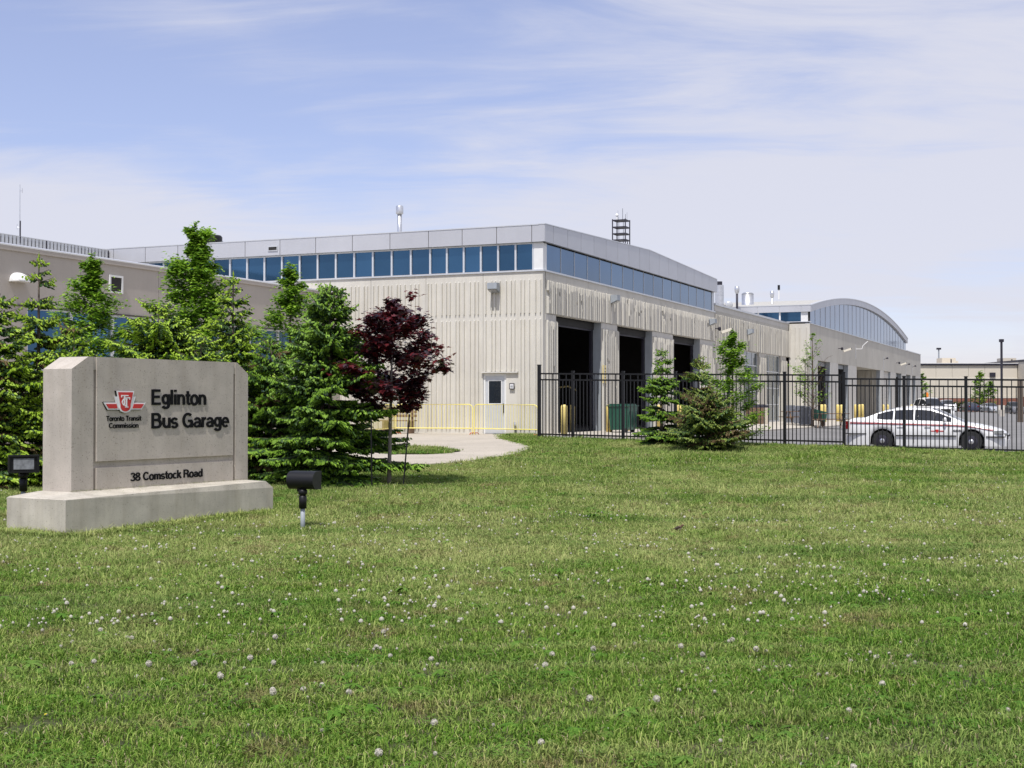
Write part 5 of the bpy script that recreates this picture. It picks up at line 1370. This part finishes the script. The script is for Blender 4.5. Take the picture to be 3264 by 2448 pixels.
MB().tube([(0,0,0),(0,0,h)], .16, 6).build('pole', M['jamb'], o); b = MB(); b.box(-.45,.45,-.3,.3,h-.3,h+.1); b.build('lamp_head', M['darksteel'], o)
D = 195; x = at(3190,D); o = thing('bollard', 'pale concrete pillar between the silver sedan and pewter pickup', 'pillar', (x,D,lot_z(x,D))); MB().box(-.45,.45,-.3,.3,0,1.25).build('post', M['cream2'], o)
D = 214; x = at(3125,D); broadleaf((x,D,lot_z(x,D)), zrel(1182,D)-lot_z(x,D), lambda f,a: 2.0*math.sin(math.pi*min(1,max(.03,f))**.7)**.7, 'thin pale green tree in front of the beige building', 61, nl=1300, leaf=.42, trunk_r=.12, z0=.2, limbs=20, clump=.7, steep=1.5, grp='young trees along the beige building')
x = at(3158,D); broadleaf((x,D,lot_z(x,D)), zrel(1214,D)-lot_z(x,D), lambda f,a: 1.1*math.sin(math.pi*min(1,max(.03,f))**.7)**.7, 'smaller leafy tree beside the thin pale one', 62, nl=500, leaf=.42, trunk_r=.1, z0=.5, limbs=12, clump=.5, steep=1.5, grp='young trees along the beige building')
D = 168; x = at(2940,D); broadleaf((x,D,lot_z(x,D)), zrel(1185,D)-lot_z(x,D), lambda f,a: 1.3*math.sin(math.pi*min(1,max(.03,f))**.7)**.7, 'slim green tree just beyond the end of the arched hall', 63, nl=900, leaf=.3, trunk_r=.1, z0=.3, limbs=16, clump=.45, steep=1.5, grp='young trees along the beige building')
x = at(3252,120); o = thing('wooden_pole', 'brown wooden pole seen through the fence at far right', 'pole', (x,120,lot_z(x,120))); MB().tube([(0,0,0),(0,0,zrel(1212,120)-lot_z(x,120))], [.28,.22], 10).build('shaft', M['bark'], o)
# hedge: a row of shrubs
q = random.Random(77); grp = 'shrubs in the hedge before the beige building'
def shrub(px, D, w, h, lab):
    x = at(px,D); o = thing('hedge_shrub', lab, 'shrub', (x,D,lot_z(x,D)), 0, grp); b = MB()
    for _ in range(700):
        a = q.uniform(0,6.28); r = math.sqrt(q.random()); z = q.random()
        p = Vector((math.cos(a)*r*w*(1-.4*z*z), math.sin(a)*r*w*.6, h*(.1+.9*z)*(1-.25*r))); leafm(b, p, q, .28*q.uniform(.7,1.3), 0)
    b.build('foliage', M['hedge'], o); MB().tube([(0,0,0),(0,0,h*.6)], .1, 5).build('stem', M['bark'], o)
HL_ = ['hedge shrub behind the white service truck, leftmost of the hedge','hedge shrub behind the left half of the white utility vehicle','hedge shrub in the gap between white utility vehicle and dark sedan','hedge shrub directly behind the dark blue sedan, tallest one','hedge shrub right behind the tail of the dark blue sedan','hedge shrub at the foot of the thin pale green tree','hedge shrub behind the silver sedan roof','low hedge shrub behind the pale concrete pillar','low hedge shrub behind the pewter pickup','low hedge shrub beside the wooden pole at the right edge']
for i, (px, w, h) in enumerate(((2990,1.4,1.7),(3020,1.5,1.6),(3050,1.6,1.75),(3078,1.6,1.9),(3106,1.5,1.6),(3136,1.5,1.55),(3165,1.5,1.4),(3192,1.4,1.3),(3222,1.5,1.3),(3258,1.6,1.3))):
    shrub(px, 216, w, h, HL_[i])
b = MB(); a, c = at(2960,212), at(3330,212)
b.face([(a,210,lot_z(a,212)+.03),(c,210,lot_z(c,212)+.03),(c,221.5,lot_z(c,212)+.05),(a,221.5,lot_z(a,212)+.05)]); tag(b.build('verge', M['blade']), kind='structure')

# ------------------------------------------------------------------ lawn grass (instanced tufts) and dandelions
PLINTH = [(-5.42,16.4),(-5.42+.499*3.86,16.4+.866*3.86)]
def in_plinth(x, y):
    dx, dy = x+5.42, y-16.4; lx = dx*.499+dy*.866; ly = -dx*.866+dy*.499
    return -.02 < lx < 3.88 and -.02 < ly < 1.07
def ok_grass(x, y):
    if y > fence_y(x)+.18 and x > .9: return False
    if in_plinth(x, y): return False
    if y > 28 and inpoly(x, y, PATIO) and not inpoly(x, y, ISL): return False
    s = (x-C0.x)*AX.x+(y-C0.y)*AX.y; t_ = (x-C0.x)*BX.x+(y-C0.y)*BX.y
    if s > -.05 and t_ > -.3: return False
    return True
def tuft(seed, n, rad, hmin, hmax, bw, kind=0):
    q = random.Random(seed); b = MB()
    for _ in range(n):
        a = q.uniform(0,6.283); r = rad*math.sqrt(q.random()); x, y = r*math.cos(a), r*math.sin(a)
        h = q.uniform(hmin,hmax)*(1 if q.random() > .04 else 1.5); d = q.uniform(0,6.283); ln = q.uniform(.2,1.7)*h
        mi = 0 if q.random() < .72 else 1
        if q.random() < .05: mi = 2
        w = bw*q.uniform(.7,1.3); cx, cy = math.cos(d), math.sin(d); sx, sy = -cy*w, cx*w
        m1 = (x+cx*ln*.35, y+cy*ln*.35, h*.62); t1 = (x+cx*ln, y+cy*ln, h*q.uniform(.75,1.0))
        i = len(b.v); b.v += [(x-sx,y-sy,-.01),(x+sx,y+sy,-.01),(m1[0]+sx*.8,m1[1]+sy*.8,m1[2]),(m1[0]-sx*.8,m1[1]-sy*.8,m1[2]),t1]
        b.f += [(i,i+1,i+2,i+3),(i+3,i+2,i+4)]; b.m += [mi,mi]
    return b
def rosette(seed, n):
    q = random.Random(seed); b = MB()
    for k in range(n):
        a = k*6.283/n*1.0+q.uniform(-.3,.3); L_ = q.uniform(.035,.075); d = Vector((math.cos(a),math.sin(a),0)); s_ = Vector((-math.sin(a),math.cos(a),0))
        prev = None
        for j in range(4):
            t = j/3; p = d*(L_*t)+Vector((0,0,.012+.03*t-.045*t*t)); w = (.004,.009,.012,.002)[j]*q.uniform(.8,1.2)
            cur_ = (tuple(p+s_*w), tuple(p-s_*w))
            if prev: b.face([prev[0], prev[1], cur_[1], cur_[0]], 3)
            prev = cur_
    return b
def clover(seed, n, rad):
    q = random.Random(seed); b = MB()
    for _ in range(n):
        a = q.uniform(0,6.283); r = rad*math.sqrt(q.random()); c = Vector((r*math.cos(a), r*math.sin(a), q.uniform(.015,.035)))
        for k in range(3):
            t = k*2.094+a; d = Vector((math.cos(t),math.sin(t),q.uniform(-.1,.35))); s = Vector((-math.sin(t),math.cos(t),0)); z = q.uniform(.009,.014)
            i = len(b.v); b.v += [tuple(c), tuple(c+d*z+s*z*.6), tuple(c+d*z*1.6), tuple(c+d*z-s*z*.6)]; b.f.append((i,i+1,i+2,i+3)); b.m.append(3)
    return b
MATS_G = [M['blade'], M['blade2'], M['straw'], M['clover']]
def grass():
    lib = bpy.data.collections.new('tuft_library')
    protos = [('near', tuft(1,105,.13,.010,.034,.0026)), ('near', tuft(2,100,.13,.010,.030,.0028)), ('near', tuft(3,75,.14,.014,.048,.0026)), ('near', tuft(4,55,.13,.008,.028,.0028))]
    cl = clover(5,14,.11); t5 = tuft(6,70,.13,.012,.034,.0026); off = len(t5.v); t5.v += cl.v; t5.f += [tuple(k+off for k in f) for f in cl.f]; t5.m += cl.m
    protos.append(('near', t5))
    base = tuft(8,45,.12,.010,.03,.0026)
    for k, (ox, oy) in enumerate(((.0,.0),(.11,.06))):
        rs = rosette(20+k, 11); off = len(base.v); base.v += [(p[0]+ox,p[1]+oy,p[2]) for p in rs.v]; base.f += [tuple(i+off for i in f) for f in rs.f]; base.m += rs.m
    protos.append(('near', base))
    for i, (nm, mb) in enumerate(protos):
        me = mb.mesh('tuft_mesh', MATS_G); ob = bpy.data.objects.new('a%d_tuft' % i, me); lib.objects.link(ob)
    rng = np.random.default_rng(5); V = []; Sc = []; Ix = []; Rt = []
    def scatter(y0, y1, dens, sc):
        wid = .40
        area = wid*(y1*y1-y0*y0)
        n = int(area*dens)
        yy = np.sqrt(rng.uniform(y0*y0, y1*y1, n)); xx = rng.uniform(-wid, wid, n)*yy
        for x, y in zip(xx, yy):
            if not ok_grass(x, y): continue
            V.append((x, y, lawn_z(x, y) + (.05 if y > 28 and inpoly(x, y, ISL) else 0))); 
            Sc.append(sc*rng.uniform(.6,1.35)); Ix.append(int(rng.integers(0,4)) if rng.random() > .10 else int(rng.integers(4,6))); Rt.append((rng.normal(0,.08), rng.normal(0,.08), rng.uniform(0,6.28)))
    scatter(5.2, 11, 140, 1.0); scatter(11, 18, 110, 1.15); scatter(18, 30, 55, 1.45); scatter(30, 52, 26, 1.9)
    # longer fringe along the plinth
    for _ in range(420):
        e = rng.integers(0,2)
        if e: lx, ly = rng.uniform(0,3.9), -rng.uniform(.02,.12)
        else: lx, ly = -rng.uniform(.02,.12), rng.uniform(0,1.05)
        x, y = -5.42+.499*lx-.866*ly, 16.4+.866*lx+.499*ly
        V.append((x,y,lawn_z(x,y))); Sc.append(rng.uniform(1.0,2.1)); Ix.append(2); Rt.append((0,0,rng.uniform(0,6.28)))
    me = bpy.data.meshes.new('grass'); me.from_pydata(V, [], []); 
    a = me.attributes.new('sc', 'FLOAT', 'POINT'); a.data.foreach_set('value', Sc)
    a = me.attributes.new('ix', 'INT', 'POINT'); a.data.foreach_set('value', Ix)
    a = me.attributes.new('rt', 'FLOAT_VECTOR', 'POINT'); a.data.foreach_set('vector', np.array(Rt, dtype=np.float32).ravel())
    for m in MATS_G: me.materials.append(m)
    o = link('grass', me); tag(o, 'short mown green grass with dry patches covering the lawn', 'grass', kind='stuff')
    nt = bpy.data.node_groups.new('grass_scatter', 'GeometryNodeTree'); nt.interface.new_socket('Geometry', in_out='INPUT', socket_type='NodeSocketGeometry'); nt.interface.new_socket('Geometry', in_out='OUTPUT', socket_type='NodeSocketGeometry')
    N = nt.nodes; Lk = nt.links; gi = N.new('NodeGroupInput'); go = N.new('NodeGroupOutput'); ci = N.new('GeometryNodeCollectionInfo'); ci.inputs['Collection'].default_value = lib
    ci.inputs['Separate Children'].default_value = True; ci.inputs['Reset Children'].default_value = True
    ip = N.new('GeometryNodeInstanceOnPoints'); ip.inputs['Pick Instance'].default_value = True
    def attr(nm, ty): n = N.new('GeometryNodeInputNamedAttribute'); n.data_type = ty; n.inputs[0].default_value = nm; return n.outputs[0]
    Lk.new(gi.outputs[0], ip.inputs['Points']); Lk.new(ci.outputs[0], ip.inputs['Instance']); Lk.new(attr('ix','INT'), ip.inputs['Instance Index']); Lk.new(attr('sc','FLOAT'), ip.inputs['Scale']); Lk.new(attr('rt','FLOAT_VECTOR'), ip.inputs['Rotation'])
    Lk.new(ip.outputs[0], go.inputs[0]); md = o.modifiers.new('scatter', 'NODES'); md.node_group = nt
grass()
M['fluff'] = mat('dandelion_fluff', (.64,.61,.53), .9, var=.12, vscale=60, trans=.35)
M['dandy'] = mat('dandelion_yellow', (.75,.55,.03), .7, var=.1, vscale=60)
M['stemg'] = mat('pale_green_stem', (.22,.27,.12), .7, var=.15)
def dandelions():
    q = random.Random(99)
    def head(seed, closed=False):
        p = random.Random(seed); b = MB()
        b.tube([(0,0,-.02),(.004,0,.02),(0,0,.038)], .0018, 4, 1, cap=False)
        r = .0185 if not closed else .010
        for _ in range(90):
            d = Vector((p.gauss(0,1), p.gauss(0,1), p.gauss(0,1))).normalized(); c = Vector((0,0,.046)); e = c+d*r
            s = d.cross(Vector((p.gauss(0,1),p.gauss(0,1),p.gauss(0,1)))).normalized()*r*.28
            i = len(b.v); b.v += [tuple(c+d*r*.25), tuple(e+s), tuple(e-s)]; b.f.append((i,i+1,i+2)); b.m.append(0)
        r2 = r*.9; b.lathe([(r2*.3,-r2*.9),(r2*.85,-r2*.5),(r2,0),(r2*.85,r2*.5),(r2*.3,r2*.9)], 8, 0, (0,0,.046))
        return b
    variants = [head(1).mesh('dandelion', [M['fluff'], M['stemg']]), head(2).mesh('dandelion', [M['fluff'], M['stemg']]), head(3, True).mesh('dandelion', [M['fluff'], M['stemg']])]
    ym = MB(); ym.tube([(0,0,-.02),(0,0,.04)], .002, 4, 1, cap=False); ym.lathe([(.006,.038),(.017,.046),(.014,.052),(.003,.053)], 9); ym = ym.mesh('dandelion', [M['dandy'], M['stemg']])
    pts = []
    clusters = [(q.uniform(-.38,.38), q.uniform(7.5,19)) for _ in range(60)]
    while len(pts) < 2000:
        if q.random() < .40:
            u, y = q.choice(clusters); y = y+q.gauss(0,.35); x = u*y+q.gauss(0,.45)
        else: y = 5.6+(q.random()**.9)*28; x = q.uniform(-.39,.39)*y
        if y < 5.7 or not ok_grass(x, y): continue
        pts.append((x, y))
    pts.sort(key=lambda p: p[1])
    far_ = MB()
    for i, (x, y) in enumerate(pts):
        z = lawn_z(x, y); sc = q.uniform(.35,.70) if q.random() < .80 else q.uniform(.75,1.1)
        if i < 290:
            yel = q.random() < .02
            me = ym if yel else variants[0 if q.random() < .3 else (1 if q.random() < .4 else 2)]
            o = link('dandelion', me, None, (x, y, z-.010)); o.rotation_euler = (q.uniform(-.3,.3), q.uniform(-.3,.3), q.uniform(0,6)); o.scale = (sc,)*3
            if yel: tag(o, 'yellow dandelion flower open in the foreground lawn', 'dandelion', 'yellow dandelions in the lawn')
            else: tag(o, 'white dandelion seed head standing in the foreground lawn', 'dandelion', 'white dandelion seed heads in the lawn')
        else:
            r = .0175*sc; c = Vector((x, y, z+.034)); far_.lathe([(r*.4,-r*.8),(r,-.2*r),(r*.9,.45*r),(r*.3,r)], 6, c=tuple(c))
    o = far_.build('far_dandelions', M['fluff']); tag(o, 'white dandelion seed heads scattered over the farther lawn', 'dandelions', kind='stuff')
dandelions()

# ------------------------------------------------------------------ mown clippings lying on the sign base and the path, and a bird in the lawn
def clippings():
    q = random.Random(123); b = MB()
    def blade(x, y, z):
        a = q.uniform(0,6.28); l = q.uniform(.015,.045); w = .002; dx, dy = math.cos(a)*l, math.sin(a)*l
        b.face([(x-dy*w/l,y+dx*w/l,z),(x+dy*w/l,y-dx*w/l,z),(x+dx,y+dy,z+q.uniform(0,.012))], 0 if q.random() < .6 else 1)
    for _ in range(900):
        u = q.uniform(.42,3.75); v = .41-abs(q.gauss(0,.045)) if q.random() < .8 else q.uniform(.05,.40)
        if v < .03: continue
        z = .455+.045*min(1,max(0,v/.39))+.012
        blade(-5.42+.499*u-.866*v, 16.4+.866*u+.499*v, z)
    for _ in range(1500):
        px, py = q.uniform(1150,1680), q.uniform(1400,1480); p = hit(px, py)
        if inpoly(p.x, p.y, PATIO) and not inpoly(p.x, p.y, ISL):
            for _ in range(3): blade(p.x+q.gauss(0,.05), p.y+q.gauss(0,.05), lawn_z(p.x,p.y)+.035)
    tag(b.build('grass_clippings', [M['blade'], M['soil']]), 'loose grass clippings on the sign plinth and the pale path', 'clippings', kind='stuff')
clippings()
def bird():
    D = 16.9; x = at(2163,D); o = thing('small_bird', 'small brown and white bird standing in the mown grass', 'bird', (x,D,lawn_z(x,D)+.015), R(-35)); o.scale = (.85,)*3
    br = mat('brown_bird_feathers', (.13,.075,.045), .8, var=.3, vscale=60); pale = mat('pale_bird_belly', (.5,.44,.38), .8, var=.1, vscale=60)
    def egg(b, c, ax_, r, n=12, m=0, rings=8):
        q = MB(); prof = [(r*math.sin(math.pi*k/rings)*(1-.15*k/rings)+.0005, -ax_*math.cos(math.pi*k/rings)) for k in range(rings+1)]
        q.lathe(prof, n, m); return q
    q = egg(None, None, .062, .030); q.rot(Matrix.Translation((0,0,.062)) @ Matrix.Rotation(R(68),4,'Y')); q.build('body', br, o, True)
    q = egg(None, None, .045, .024); q.rot(Matrix.Translation((.008,0,.053)) @ Matrix.Rotation(R(66),4,'Y')); q.build('belly', pale, o, True)
    q = egg(None, None, .021, .019); q.rot(Matrix.Translation((.060,0,.098)) @ Matrix.Rotation(R(80),4,'Y')); q.build('head', br, o, True)
    MB().tube([(.076,0,.098),(.094,0,.095)], [.005,.001], 6).build('beak', M['darksteel'], o)
    b = MB(); b.prism([(-.05,.050),(-.115,.020),(-.118,.028),(-.045,.066)], -.012, .012); b.build('tail', br, o)
    for sy in (-1,1):
        MB().tube([(.0,sy*.012,.035),(.004,sy*.012,.0)], .0018, 5).build('leg', M['wood'], o)
        q = MB().prism([(.035,.075),(-.06,.040),(-.07,.046),(-.03,.078),(.02,.088)], sy*.026, sy*.031); q.build('wing', M['bark'], o)
        q = MB().lathe([(.0005,-.003),(.003,0),(.0005,.003)], 6); q.rot(Matrix.Translation((.067,sy*.0165,.102))); q.build('eye', M['black'], o)
bird()
